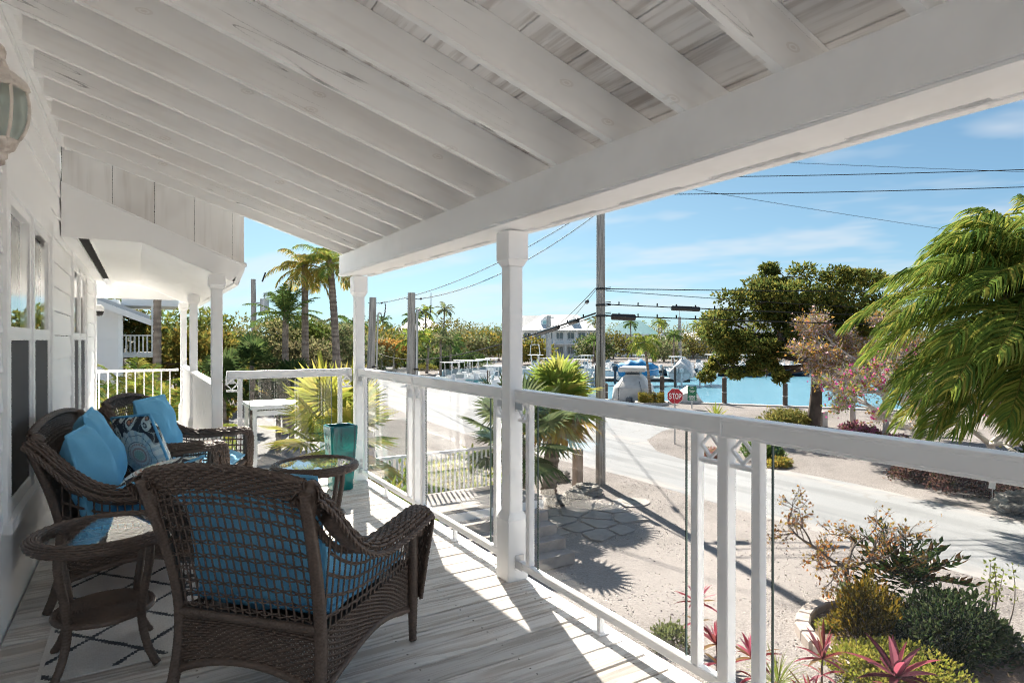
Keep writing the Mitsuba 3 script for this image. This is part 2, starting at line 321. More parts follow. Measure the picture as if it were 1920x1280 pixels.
# ------------------------------------------------------------------ posts
def porch_post(x, y, ztop, label, group=None, hb=.07, hs=.046, zb=.36, zc=.2):
    p = thing('porch_post', label, 'post', group)
    def collar(z0, z1, a, b):
        q = V([-1, -1], [1, -1], [1, 1], [-1, 1]) if False else np.array([[-1, -1], [1, -1], [1, 1], [-1, 1]], float)
        v = np.vstack([np.c_[q * a + [x, y], [z0] * 4], np.c_[q * b + [x, y], [z1] * 4]])
        i = np.arange(4); j = (i + 1) % 4
        return v, np.stack([i, j, j + 4, i + 4], 1)
    obj('base', mul([box(x - hb, x + hb, y - hb, y + hb, .001, zb, .006), ]), 'paint_white', p)
    obj('base_collar', collar(zb - .003, zb + .035, hb - .004, hs + .002), 'paint_white', p)
    obj('shaft', box(x - hs, x + hs, y - hs, y + hs, zb, ztop - zc, .006), 'paint_white', p)
    obj('capital', box(x - hb, x + hb, y - hb, y + hb, ztop - zc + .03, ztop - .002, .006), 'paint_white', p)
    obj('capital_collar', collar(ztop - zc - .004, ztop - zc + .034, hs + .002, hb - .004), 'paint_white', p)
porch_post(1.87, 3.07, 2.03, 'tall white square porch post in the middle, standing between the two glass rail runs')
porch_post(1.87, 6.02, 2.03, 'white square porch post at the far corner, behind the turquoise planter')
porch_post(1.87, .0, 2.03, 'white square porch post beside the camera, outside the frame')
porch_post(.59, 6.1, 1.985, 'white square post under the low side roof, left of the short glass rail', zc=.13)
porch_post(.59, 8.9, 1.985, 'second white post of the side porch, half way along the solid board rail', zc=.13)
porch_post(.59, 11.05, 1.985, 'farthest white post of the side porch, where the picket rail ends', zc=.13)

# ------------------------------------------------------------------ glass rails
RT, RB, RX = 1.113, 1.04, 1.875
def glass_rail(A, B, label, mids=(.5,), end_d=(True, True), joint=True):
    """rail from point A to B (2d, faces of the posts) with posts at fractions, balusters, diamonds and glass"""
    A, B = V(*A), V(*B); L = np.linalg.norm(B - A); d = (B - A) / L
    M = np.eye(4); M[:2, 0] = d; M[:2, 1] = [-d[1], d[0]]; M[:2, 3] = A
    r = thing('glass_rail', label, 'railing')
    def o(name, m, b, **k): return obj(name, xf(m, M) if M is not None else m, b, r, **k)
    pts = [0] + [L * q for q in mids] + [L]
    for a, b in zip(pts, pts[1:]):
        o('top_rail', mul([box(a + .003, b - .003, -.035, .035, RB + .008, RT - .004, .006), box(a + .004, b - .004, -.038, .038, RT - .016, RT, .007), box(a + .005, b - .005, -.039, .039, RB, RB + .012, .004)]), 'rail_metal')
        o('bottom_rail', box(a + .02, b - .02, -.02, .02, .085, .125, .004), 'rail_metal')
        o('foot', mul([box((a + b) / 2 - .012, (a + b) / 2 + .012, -.012, .012, .006, .086), box((a + b) / 2 - .03, (a + b) / 2 + .03, -.028, .028, .001, .008)]), 'rail_metal')
        for q, s, ok in ((a, 1, a > 0 or end_d[0]), (b, -1, b < L or end_d[1])):
            if not ok: continue
            off = .025 if 0 < q < L else 0.0
            bx = q + s * (off + .115)
            o('baluster', box(bx - .019, bx + .019, -.019, .019, .126, RB - .001, .003), 'rail_metal')
            lo, hi = sorted((q + s * off, bx - s * .019))
            o('crossbar', box(lo, hi, -.012, .012, .925, .943, .003), 'rail_metal')
            cx, cz, h = (lo + hi) / 2, (.943 + RB) / 2, min((hi - lo) / 2, (RB - .943) / 2) - .002
            for k in range(4):
                m = box(-h * .707, h * .707, -.007, .007, -.005, .005)
                an = math.pi / 4 + k * math.pi / 2
                o('diamond_bar', xf(m, mov(cx, 0, cz) @ roty(an) @ mov(0, 0, h * .69)), 'rail_metal')
        g0, g1 = a + (.20 if (a > 0 or end_d[0]) else .05), b - (.20 if (b < L or end_d[1]) else .05)
        gm = (np.array([[g0, 0, .13], [g1, 0, .13], [g1, 0, RB - .005], [g0, 0, RB - .005]]), np.array([[0, 1, 2, 3]]))
        o('glass_panel', gm, 'rail_glass')
        o('glass_edge', mul([box(g0 - .0065, g0 - .001, -.004, .004, .13, RB - .005), box(g1 + .001, g1 + .0065, -.004, .004, .13, RB - .005)]), 'glass_edge', label='dark polished edge of the glass sheet')
    for q in mids:
        o('rail_post', box(q * L - .025, q * L + .025, -.025, .025, .001, RB - .002, .004), 'rail_metal')
        o('joint_sleeve', box(q * L - .006, q * L + .006, -.0405, .0405, RB - .002, RT + .0015, .003), 'rail_metal')
    for q, s in ((0, 1), (L, -1)):
        for zz in (.07, RB - .055):
            o('bracket', mul([box(*(sorted((q, q + s * .006))), -.03, .03, zz, zz + .085, .002), box(*(sorted((q + s * .004, q + s * .07))), -.026, -.021, zz + .012, zz + .058, .002)]), 'bracket_metal')
glass_rail((RX, 3.0), (RX, .07), 'near glass rail run at the right, with a white top rail over the gravel yard')
glass_rail((RX, 5.95), (RX, 3.14), 'middle glass rail run between the centre post and the far corner post')
glass_rail((1.8, 6.04), (.66, 6.04), 'short glass rail across the far end of the porch behind the round table', mids=())
# solid board rail along the side porch and the picket rail at its end
sr = thing('board_rail', 'solid rail of white vertical boards running along the narrow side porch', 'railing')
for y0, y1 in ((6.17, 8.83), (8.97, 10.98)):
    n = int((y1 - y0) / .095); w = (y1 - y0) / n
    for k in range(n): obj('board', box(.575, .593, y0 + k * w + .0045, y0 + (k + 1) * w - .0045, .06, .95, .002), 'paint_white', sr)
    obj('cap_rail', box(.545, .635, y0, y1, .955, .995, .005), 'paint_white', sr)
    obj('back_rail', mul([box(.594, .63, y0, y1, .14, .22), box(.594, .63, y0, y1, .86, .94)]), 'paint_white', sr)
pr = thing('picket_rail', 'thin white picket rail at the far end of the side porch, palm leaves behind', 'railing')
obj('top_bar', box(-.62, .52, 11.02, 11.06, .90, .94, .004), 'rail_metal', pr)
obj('bottom_bar', box(-.62, .52, 11.02, 11.06, .08, .11, .004), 'rail_metal', pr)
for x in np.arange(-.53, .5, .116): obj('picket', box(x - .009, x + .009, 11.03, 11.048, .111, .899), 'rail_metal', pr)
# ------------------------------------------------------------------ wicker furniture
def wick_fn(p, n, uv):
    a = noise(p.x * 160, p.y * 160, p.z * 160); b = fbm(p.x * 9, p.y * 9, p.z * 9, 2)
    return mix([.072, .049, .039], [.175, .126, .101], dr.clip(a * .7 + b * .5 - .2, 0, 1))
mat('wicker_brown', P(wick_fn), .38, .5)
def cloth_blue(p, n, uv):
    w = noise(p.x * 420, p.y * 420, p.z * 420); b = fbm(p.x * 7, p.y * 7, p.z * 7, 2)
    return mix([.115, .385, .62], [.19, .48, .71], dr.clip(w * .6 + b * .6 - .1, 0, 1))
mat('cushion_blue', P(cloth_blue), .85, .2, sheen=.3)
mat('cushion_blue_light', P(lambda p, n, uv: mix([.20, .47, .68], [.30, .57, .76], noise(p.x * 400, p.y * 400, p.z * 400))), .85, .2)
def woven(S, ns, nk, w, th, amp, phase=1.0, per=2):
    """ns ribbons along u of the patch S(u, v) -> (points, normals), weaving over and under nk spokes"""
    b = MB(); k = nk * per + 1; u = np.linspace(0, 1, k)
    for i in range(ns):
        v = np.full(k, (i + .5) / ns); p, n = S(u, v)
        o = amp * np.cos(np.pi * (u * nk + i * phase))
        b.add(*tube(p + n * o[:, None], w, 4, cap=False, flat=th / w, nrm=n))
    return b
def spokes(S, nk, w, k=10):
    b = MB(); v = np.linspace(0, 1, k)
    for i in range(nk + 1):
        u = np.full(k, i / nk); p, n = S(u, v); b.add(*tube(p, w, 4, cap=False))
    return b
def patch(grid):
    """patch through a grid of points (nu, nv, 3), cubic in u, linear in v"""
    from scipy.interpolate import CubicSpline
    g = np.asarray(grid, float); nu, nv = g.shape[:2]
    cs = CubicSpline(np.linspace(0, 1, nu), g) if nu > 2 else None
    def pos(u, v):
        q = cs(u) if cs is not None else g[0] * (1 - u)[:, None, None] + g[1] * u[:, None, None]
        x = np.clip(v * (nv - 1), 0, nv - 1 - 1e-9); i = x.astype(int); t = (x - i)[:, None]; r = np.arange(len(u))
        return q[r, i] * (1 - t) + q[r, i + 1] * t
    def S(u, v):
        p = pos(u, v); e = 1e-3
        du = pos(np.clip(u + e, 0, 1), v) - pos(np.clip(u - e, 0, 1), v); dv = pos(u, np.clip(v + e, 0, 1)) - pos(u, np.clip(v - e, 0, 1))
        return p, unit(np.cross(du, dv))
    return S
def wrapped(pts, r, n=9, pitch=.0065, k0=40, cap=True):
    c = spline(pts, k0); L = np.linalg.norm(np.diff(c, axis=0), axis=1).sum(); k = max(int(L / pitch) * 2, 8)
    c = spline(pts, k); rr = (np.interp(np.linspace(0, 1, k), np.linspace(0, 1, len(np.atleast_1d(r))), np.atleast_1d(r))) * (1 + .05 * np.cos(np.pi * np.arange(k)))
    return tube(c, rr, n, cap)
def cat_mb(*a):
    b = MB()
    for x in a:
        if isinstance(x, MB): x = x.m()
        b.add(*x)
    return b.m()
def chair_parts(hw):
    """local frame: x across, y forward, z up; returns [(name, mesh)]"""
    out = []
    yb, yf = -.36, .37
    arm_nk = 60
    # frame ------------------------------------------------------------
    for s in (-1, 1):
        out.append(('back_post', wrapped([(s * (hw - .02), yb - .05, .0), (s * (hw - .025), yb + .0, .16), (s * (hw - .03), yb + .015, .36), (s * (hw - .015), yb - .05, .66), (s * (hw + .005), yb - .125, .885)], [.021, .023, .023, .022, .021])))
        out.append(('front_leg', cat_mb(wrapped([(s * (hw - .005), yf - .01, .0), (s * (hw - .005), yf - .012, .17), (s * (hw - .0), yf - .02, .4), (s * (hw + .0), yf - .02, .585)], [.017, .024, .024, .022]), tube([(s * (hw - .005), yf - .01, 0), (s * (hw - .005), yf - .01, .012)], .018, 10))))
    # arms: a rolled sheet of cane from the back post down and forward, then down the front leg ------------
    for s in (-1, 1):
        path = spline([(s * (hw + .01), yb - .10, .905), (s * (hw + .02), yb - .03, .845), (s * (hw + .025), yb + .08, .725), (s * (hw + .03), yb + .21, .636), (s * (hw + .035), yb + .40, .618), (s * (hw + .035), yf - .09, .632), (s * (hw + .03), yf + .005, .615), (s * (hw + .02), yf + .03, .53), (s * (hw + .01), yf + .03, .38), (s * hw, yf + .022, .19)], 19)
        tt = unit(np.gradient(path, axis=0)); side = np.tile(V(1, 0, 0), (19, 1)); up = unit(np.cross(side, tt)); up[up[:, 2] < -.2] *= 1
        wd = np.interp(np.linspace(0, 1, 19), [0, .12, .3, .5, .68, .75, .85, 1], [.052, .06, .068, .075, .072, .066, .05, .03])
        drop = np.interp(np.linspace(0, 1, 19), [0, .2, .6, .75, 1], [.055, .06, .05, .03, .02])
        a = np.linspace(-1, 1, 9)
        g = path[:, None] + a[None, :, None] * wd[:, None, None] * side[:, None] + (-(np.abs(a) ** 3)[None, :, None]) * drop[:, None, None] * up[:, None]
        S = patch(g)
        out.append(('arm', cat_mb(woven(S, 13, 46, .0076, .0036, .0042), spokes(S, 46, .003, 9))))
        for e in (0, -1):
            p = g[:, e] + up * .0; br = []
            k = 130; c = spline(p, k); ph = np.linspace(0, 1, k) * 30 * np.pi
            nn = unit(np.cross(np.gradient(c, axis=0), side[0]))
            for q in (0, 2.1, 4.2):
                br.append(tube(c + .006 * np.cos(ph + q)[:, None] * side[0] + .006 * np.sin(ph + q)[:, None] * nn, .0052, 5, False))
            out.append(('arm_braid', cat_mb(*br)))
        core = path[2:15] - up[2:15] * .032; out.append(('arm_core', tube(core, .030, 8)))
        # side panel: dense below, open lattice above
        n = 9; u = np.linspace(0, 1, n); yy = np.interp(u, [0, 1], [yb + .02, yf - .03])
        xs = s * (hw - .02 + .012 * np.sin(u * np.pi))
        arch = .155 + .075 * np.sin(np.pi * np.clip(u * 1.0, 0, 1)) ** 1.2
        ztop = np.interp(yy, path[:14, 1], path[:14, 2]) - .03; zmid = np.full(n, .362)
        lowp = np.stack([np.stack([xs, yy, arch], 1), np.stack([xs, yy, zmid], 1)], 1)
        hip = np.stack([np.stack([xs, yy, zmid], 1), np.stack([xs + s * .03, yy, np.minimum(ztop, .80)], 1)], 1)
        S = patch(lowp); out.append(('side_weave', cat_mb(woven(S, 18, 32, .0056, .0030, .0046), spokes(S, 32, .003, 6))))
        S = patch(hip); out.append(('side_lattice', cat_mb(*[woven(S, 5, 20, .0038, .0026, .0042, per=3), ] + [MB().add(*tube(S(np.linspace(0, 1, 61), np.full(61, (i + .5) / 5 + .022))[0], .0032, 4, False)) for i in range(5)] + [spokes(S, 20, .0042, 8)])))
        out.append(('side_rail', wrapped(np.stack([xs, yy, arch - .008], 1), .014)))
    # back ------------------------------------------------------------
    n = 11; u = np.linspace(-1, 1, n); x = u * (hw - .035)
    def zz(t, bow): return np.stack([x, t - bow * (1 - u ** 2), np.zeros(n)], 1)
    lat = [(.372, yb + .012, .0), (.50, yb - .012, .008), (.64, yb - .045, .014), (.78, yb - .085, .016), (.835, yb - .100, .016)]
    g = np.stack([np.stack([x, np.full(n, yc) - bw * (1 - u ** 2), z + (.035 * (1 - u ** 2) * (z - .372) / .46)], 1) for z, yc, bw in lat], 1)
    S = patch(g); b = [spokes(S, int(hw * 2 / .034), .0046, 12)]
    for i in range(11):
        v = (i + .55) / 11
        for dv, q in ((-.009, 0), (.009, 1)):
            k = 82; uu = np.linspace(0, 1, k); p, nn = S(uu, np.full(k, v + dv)); b.append(MB().add(*tube(p + nn * (.004 * np.cos(np.pi * (uu * int(hw * 2 / .034) + q)))[:, None], .0030, 4, False)))
    out.append(('back_lattice', cat_mb(*b)))
    x = u * (hw - .005)
    top = [(.832, yb - .098, .017), (.875, yb - .112, .02), (.915, yb - .125, .022), (.925, yb - .112, .02), (.905, yb - .095, .018)]
    g = np.stack([np.stack([x, np.full(n, yc) - bw * (1 - u ** 2), z + .036 * (1 - np.abs(u) ** 2.2)], 1) for z, yc, bw in top], 1)
    S = patch(g); nk = int(hw * 2 / .028); out.append(('back_band', cat_mb(woven(S, 16, nk, .0072, .0036, .0046), spokes(S, nk, .004, 8))))
    for s in (-1, 1):
        i = 0 if s < 0 else -1; c = g[i].mean(0)
        out.append(('back_corner', wrapped([c + V(-s * .012, .03, -.09), c + V(s * .004, .012, -.03), c + V(s * .008, .02, .004), c + V(s * .004, .05, -.012)], [.022, .030, .028, .02])))
    x = u * (hw - .03)
    g = np.stack([np.stack([x, np.full(n, yb + .01) , np.full(n, .36)], 1), np.stack([x, np.full(n, yb + .004), .15 + .065 * (1 - u ** 2)], 1)], 1)
    S = patch(g); nk = int(hw * 2 / .02); out.append(('back_apron', cat_mb(woven(S, 17, nk, .0052, .0030, .0044), spokes(S, nk, .003, 6))))
    out.append(('back_rail', cat_mb(wrapped(np.stack([x, np.full(n, yb + .012), np.full(n, .364)], 1), .018), wrapped(np.stack([x, np.full(n, yb + .004), .142 + .065 * (1 - u ** 2)], 1), .014))))
    g = np.stack([np.stack([x, np.full(n, yf - .02), np.full(n, .345)], 1), np.stack([x, np.full(n, yf - .02), .16 + .07 * (1 - u ** 2)], 1)], 1)
    S = patch(g); out.append(('front_apron', cat_mb(woven(S, 15, nk, .0056, .0030, .0044), spokes(S, nk, .003, 6))))
    out.append(('front_rail', cat_mb(wrapped(np.stack([x, np.full(n, yf - .018), np.full(n, .352)], 1), .018), wrapped(np.stack([x, np.full(n, yf - .02), .152 + .07 * (1 - u ** 2)], 1), .014))))
    out.append(('seat', box(-hw + .03, hw - .03, yb + .02, yf - .03, .315, .335)))
    return out
_chair = {}
def chair(hw, x, y, ang, name, label, cat, group=None):
    """ang: heading of the seat's front, in radians from +y towards +x"""
    if hw not in _chair: _chair[hw] = [(n, mikit.ply(m, 'wicker_brown', smooth=True)) for n, m in chair_parts(hw)]
    t = thing(name, label, cat, group); M = mov(x, y, .008) @ rotz(-ang)
    for n, d in _chair[hw]:
        k = key_of(n, t); scene[k] = {**d, 'to_world': T(M.tolist())}
        if n.endswith(('weave', 'lattice', 'apron', 'band')): tag(k, kind='stuff')
    return M
def cushion(w, h, t, n=26, puff=.55, seed=1, wrinkle=.011, pinch=.0):
    """pillow in the xy plane, thickness along z; returns mesh and the piping"""
    a = np.linspace(-1, 1, n); X, Y = np.meshgrid(a, a, indexing='ij')
    e = np.clip((1 - X ** 6) * (1 - Y ** 6), 0, 1); e2 = np.clip((1 - X ** 2) * (1 - Y ** 2), 0, 1)
    hgt = t / 2 * ((1 - puff) * e ** .5 + puff * e2 ** .6)
    sx = 1 - .05 * pinch * (1 - Y ** 2) * 2; sy = 1 - .05 * pinch * (1 - X ** 2) * 2
    px, py = X * w / 2 * sx, Y * h / 2 * sy
    wr = (meshkit.noise(np.stack([px * 9 + seed, py * 9, px * 0 + seed], -1), seed) - .5) * wrinkle * 4 * e2 ** .4 + (meshkit.noise(np.stack([px * 26 + seed, py * 14, px * 0], -1), seed) - .5) * wrinkle * (1.2 - e2)
    v = [np.stack([px, py, hgt + wr * (e > .01)], -1).reshape(-1, 3), np.stack([px, py, -hgt + wr * (e > .01)], -1).reshape(-1, 3)]
    i, j = np.meshgrid(np.arange(n - 1), np.arange(n - 1), indexing='ij'); q = np.stack([i * n + j, (i + 1) * n + j, (i + 1) * n + j + 1, i * n + j + 1], -1).reshape(-1, 4)
    uv = np.stack([X, Y], -1).reshape(-1, 2) * .5 + .5
    b = MB().add(v[0], q).add(v[1], q[:, ::-1])
    ring = np.r_[[(0, k) for k in range(n)], [(k, n - 1) for k in range(1, n)], [(n - 1, k) for k in range(n - 2, -1, -1)], [(k, 0) for k in range(n - 2, -1, -1)]]
    rp = np.stack([px[ring[:, 0], ring[:, 1]], py[ring[:, 0], ring[:, 1]], 0 * ring[:, 0]], 1)
    return b.m(), np.vstack([uv, uv]), tube(rp, .0085, 6, False)
def pillow(name, label, cat, w, h, t, M, bs='cushion_blue', pb=None, uvs=False, group=None, **kw):
    m, uv, pip = cushion(w, h, t, **kw); p = thing(name, label, cat, group)
    obj('cover', xf(m, M), bs, p, smooth=True, uv=uv if uvs else None); obj('piping', xf(pip, M), pb or bs, p, smooth=True)
def lean(M, x, y, z, tilt, turn=0., roll=0.): # a pillow standing on its edge: its face looks forward (+y local), tilted back
    return M @ mov(x, y, z) @ rotz(turn) @ rotx(math.pi / 2 + tilt) @ rotz(roll)

# rug first, the furniture stands on it
def rug_fn(p, n, uv):
    q = .013; x = (dr.floor(p.x / q) + .5) * q; y = (dr.floor(p.y / q) + .5) * q
    jx = (noise(x * 13, y * 13, 1.) - .5) * .010; u = (x + jx) / .40; v = (y) / .46
    a, b = u + v, u - v
    la = .5 - dr.abs(a - dr.floor(a) - .5); lb = .5 - dr.abs(b - dr.floor(b) - .5)
    line = dr.maximum(1 - smoothstep(.034, .042, la), 1 - smoothstep(.034, .042, lb))
    wv = noise(p.x * 300, p.y * 120, .1)
    edge = dr.maximum(dr.abs(p.x - .225) - .575, dr.abs(p.y - 4.29) - 1.18)
    line = line * (1 - smoothstep(.0, .004, edge))
    return mix(mix([.78, .755, .72], [.66, .635, .60], wv), [.03, .04, .055], line * .93)
mat('rug_weave', P(rug_fn), .95, .1)
rug = tag(key_of('outdoor_rug'), 'cream outdoor rug with dark stepped diamond lines lying on the deck boards', 'rug')
scene[rug] = mikit.ply(box(-.37, .82, 3.09, 5.49, .0022, .0085, .002), 'rug_weave')

def heading(dx, dy): return math.atan2(dx, dy)
MA = chair(.335, .59, 2.655, heading(.735, .68), 'wicker_armchair', 'dark brown wicker armchair in the foreground, seen from behind its open lattice back', 'armchair')
ML = chair(.60, .045, 4.42, heading(.997, -.078), 'wicker_loveseat', 'dark brown wicker loveseat against the house wall with blue and patterned pillows', 'loveseat')
MF = chair(.335, .33, 5.53, heading(.925, -.38), 'wicker_armchair', 'dark brown wicker armchair at the far end, in front of the picket rail', 'armchair')
flat = lambda M, x, y, z: M @ mov(x, y, z)
pillow('seat_cushion', 'blue seat cushion seen through the lattice of the foreground armchair', 'cushion', .60, .62, .13, flat(MA, 0, .02, .405), puff=.25, seed=3)
pillow('back_cushion', 'blue back cushion pressed against the open lattice back of the foreground armchair', 'cushion', .57, .50, .15, lean(MA, 0, -.30, .655, .17), puff=.35, seed=4)
pillow('seat_cushion', 'long blue seat cushion of the loveseat, mostly hidden under its pillows', 'cushion', 1.12, .64, .13, flat(ML, 0, .02, .405), puff=.25, seed=5)
pillow('back_pillow', 'plump blue back pillow on the loveseat nearest the round side table', 'pillow', .50, .50, .22, lean(ML, .36, -.25, .655, .24, -.05), puff=.92, seed=6)
pillow('back_pillow', 'taller blue back pillow in the middle of the loveseat behind the nearer one', 'pillow', .56, .54, .24, lean(ML, -.10, -.27, .685, .22, .06), puff=.92, seed=7)
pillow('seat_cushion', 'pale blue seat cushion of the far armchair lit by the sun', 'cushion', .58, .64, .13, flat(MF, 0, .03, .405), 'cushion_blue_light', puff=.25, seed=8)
pillow('back_pillow', 'big blue back pillow leaning in the far wicker armchair', 'pillow', .56, .52, .22, lean(MF, .0, -.22, .675, .26, .0), puff=.9, seed=9)
def paisley(p, n, uv):
    x, y = (uv.x - .5) * 2, (uv.y - .5) * 2
    X, Y = x - .25, y + .1; r = dr.sqrt(X * X + Y * Y); a = dr.atan2(Y, X)
    k, kb = [.055, .06, .07], [.72, .75, .71]
    # scroll work outside the medallion
    w1 = fbm(uv.x * 3.1 + 3, uv.y * 3.1, 1.3, 2); w2 = fbm(uv.x * 3.1 + 31, uv.y * 3.1 + 7, 4.3, 2)
    d, e, w = voronoi(uv.x * 5.2 + w1 * 1.3, uv.y * 5.2 + w2 * 1.3)
    c = mix(k, kb, smoothstep(.42, .38, d) * smoothstep(.17, .21, d))
    c = mix(c, [.60, .28, .19], smoothstep(.14, .10, d) * dr.select(w > .45, 1., 0.))
    c = mix(c, kb, smoothstep(.11, .08, d) * dr.select(w > .45, 0., 1.))
    ln = dr.abs(fbm(uv.x * 6, uv.y * 6, 9.1, 2) - .5)
    c = mix(c, [.42, .46, .44], smoothstep(.022, .012, ln) * .8)
    # medallion of rings and petals
    pet = .5 + .5 * dr.cos(a * 8); inside = smoothstep(.78, .75, r + .05 * (1 - pet))
    m = mix([.78, .80, .75], [.42, .56, .62], smoothstep(.62, .5, dr.abs(pet - .5) * 2) * smoothstep(.42, .46, r) * .65)
    m = mix(m, [.62, .34, .26], smoothstep(.035, .02, dr.abs(r - .33)) * dr.select(dr.cos(a * 26) > -.3, 1., 0.))
    m = mix(m, [.62, .34, .26], smoothstep(.03, .018, dr.abs(r - .21)))
    m = mix(m, [.42, .56, .40], smoothstep(.17, .15, r) * (.4 + .6 * dr.select(dr.cos(a * 12) > 0, 1., 0.)))
    m = mix(m, [.08, .12, .16], smoothstep(.012, .006, dr.abs(r - .40)) + smoothstep(.012, .006, dr.abs(r - .62 + .04 * pet)))
    c = mix(c, m, inside)
    return c * (.9 + .2 * noise(uv.x * 240, uv.y * 240))
mat('paisley_cloth', P(paisley), .9, .2)
pillow('patterned_pillow', 'dark paisley pillow with a pale round medallion propped at the loveseat arm', 'pillow', .46, .46, .16, lean(ML, -.36, -.06, .665, .30, .62, .12), 'paisley_cloth', 'cushion_blue', True, puff=.8, seed=10)
pillow('patterned_pillow', 'dark paisley pillow lying low behind the near loveseat arm', 'pillow', .46, .44, .15, flat(ML, .39, .07, .595) @ rotz(.15) @ roty(-.35) @ rotx(.3), 'paisley_cloth', 'cushion_blue', True, puff=.8, seed=11)

def side_table(x, y, ang, label):
    t = thing('wicker_side_table', label, 'side table', 'round wicker side tables'); M = mov(x, y, .004) @ rotz(ang)
    o = lambda n, m, b='wicker_brown', s=True, **k: obj(n, xf(m, M), b, t, smooth=s, **k)
    R = .252; k = 200; th = np.linspace(0, 2 * np.pi, k); b = []
    for i in range(15):      # the rim: cane laid around a ring, weaving
        al = i / 15 * 2 * np.pi; rr = .028 + .0022 * np.cos(np.pi * (th / (2 * np.pi) * 70 + i))
        p = np.stack([(R + rr * np.cos(al)) * np.cos(th), (R + rr * np.cos(al)) * np.sin(th), .548 + rr * .8 * np.sin(al)], 1)
        b.append(tube(p, .0062, 4, False))
    o('rim', cat_mb(*b), kind='stuff')
    o('rim_core', tube(np.stack([R * np.cos(th[::5]), R * np.sin(th[::5]), .548 + 0 * th[::5]], 1), .023, 8, False))
    o('glass_top', lathe([(.001, .5605), (.232, .5605), (.232, .5655), (.001, .5655)], 48), 'window_glass', False)
    o('cross_brace', cat_mb(tube([(-.22, 0, .53), (.22, 0, .53)], .009, 6), tube([(0, -.22, .522), (0, .22, .522)], .009, 6)))
    for q in range(4):
        a = q * math.pi / 2 + .5; d = V(math.cos(a), math.sin(a), 0)
        o('leg', wrapped([d * .225 + V(0, 0, .535), d * .215 + V(0, 0, .40), d * .185 + V(0, 0, .24), d * .205 + V(0, 0, .10), d * .262 + V(0, 0, .004)], [.018, .017, .018, .017, .017], 8))
    b = []
    for i in range(16):
        r = .178 * (i + .7) / 16; kk = 20 + i * 8; tt = np.linspace(0, 2 * np.pi, kk * 1); zz = .226 + .0022 * np.cos(np.pi * (np.arange(kk) + i))
        b.append(tube(np.stack([r * np.cos(tt), r * np.sin(tt), zz], 1), .0062, 4, False))
    o('shelf', cat_mb(*b), kind='stuff')
    o('shelf_ring', cat_mb(tube(np.stack([.184 * np.cos(th[::3]), .184 * np.sin(th[::3]), .222 + 0 * th[::3]], 1), .012, 8, False), lathe([(.001, .214), (.18, .214), (.18, .219), (.001, .219)], 30)))
mat('tabletop_cream', (.66, .60, .56), .5)
side_table(-.135, 3.21, .35, 'round brown wicker side table at the front left, standing on the rug')
side_table(1.0, 4.18, .1, 'round brown wicker side table between the chairs, near the turquoise planter')

# turquoise glazed planter in the corner
def glaze(p, n, uv):
    s = fbm(p.x * 40, p.y * 40, p.z * 2.2, 3); h = noise(p.x * 9, p.y * 9, p.z * 15)
    c = mix([.0, .14, .14], [.005, .30, .265], smoothstep(.3, .7, h)); c = mix(c, [.008, .035, .06], smoothstep(.5, .7, s) * .8)
    return mix(c, [.02, .06, .10], smoothstep(.50, .585, p.z) * .5)
mat('glaze_teal', P(glaze), .14, .5)
def sq_ring(h, z, r=.03, n=6):
    pts = []
    for q in range(4):
        a0 = q * math.pi / 2; c = V(math.cos(a0 + math.pi / 4), math.sin(a0 + math.pi / 4)) * (h - r) * math.sqrt(2)
        for k in range(n): a = a0 + k / (n - 1) * math.pi / 2; pts.append([*(c + r * V(math.cos(a), math.sin(a))), z])
    return np.array(pts)
pl = thing('tall_planter', 'tall turquoise glazed square planter standing in the far porch corner', 'planter')
rings = [sq_ring(h, z) for h, z in ((.085, 0), (.097, .01), (.102, .12), (.112, .3), (.122, .45), (.128, .54), (.130, .585), (.127, .597), (.118, .60), (.109, .595), (.106, .56), (.104, .50))]
n = len(rings[0]); v = np.vstack(rings); i, j = np.meshgrid(np.arange(len(rings) - 1), np.arange(n), indexing='ij')
f = np.stack([i * n + j, i * n + (j + 1) % n, (i + 1) * n + (j + 1) % n, (i + 1) * n + j], -1).reshape(-1, 4)
Mp = mov(1.60, 5.72, .002) @ rotz(.05)
obj('pot', xf((v, f), Mp), 'glaze_teal', pl, smooth=45)
obj('soil', xf(box(-.103, .103, -.103, .103, .48, .50), Mp), 'dark_gap', pl)
# relief scallops down each face of the pot
for q in range(4):
    for k in range(4):
        z0 = .52 - k * .10; hw = .142 - (.52 - z0) * .072
        for rr, zz in ((.055, 0), (.038, .018)):
            a = np.linspace(math.pi, 2 * math.pi, 11); pts = np.stack([rr * np.cos(a), np.full(11, 0.) + 0, z0 + zz + rr * .8 * np.sin(a)], 1); pts[:, 1] = np.interp(pts[:, 2], [0, .12, .3, .45, .54], [.097, .102, .112, .122, .128]) + .0005
            obj('scallop', xf(tube(pts, .003, 5), Mp @ rotz(q * math.pi / 2)), 'glaze_teal', pl, smooth=True)

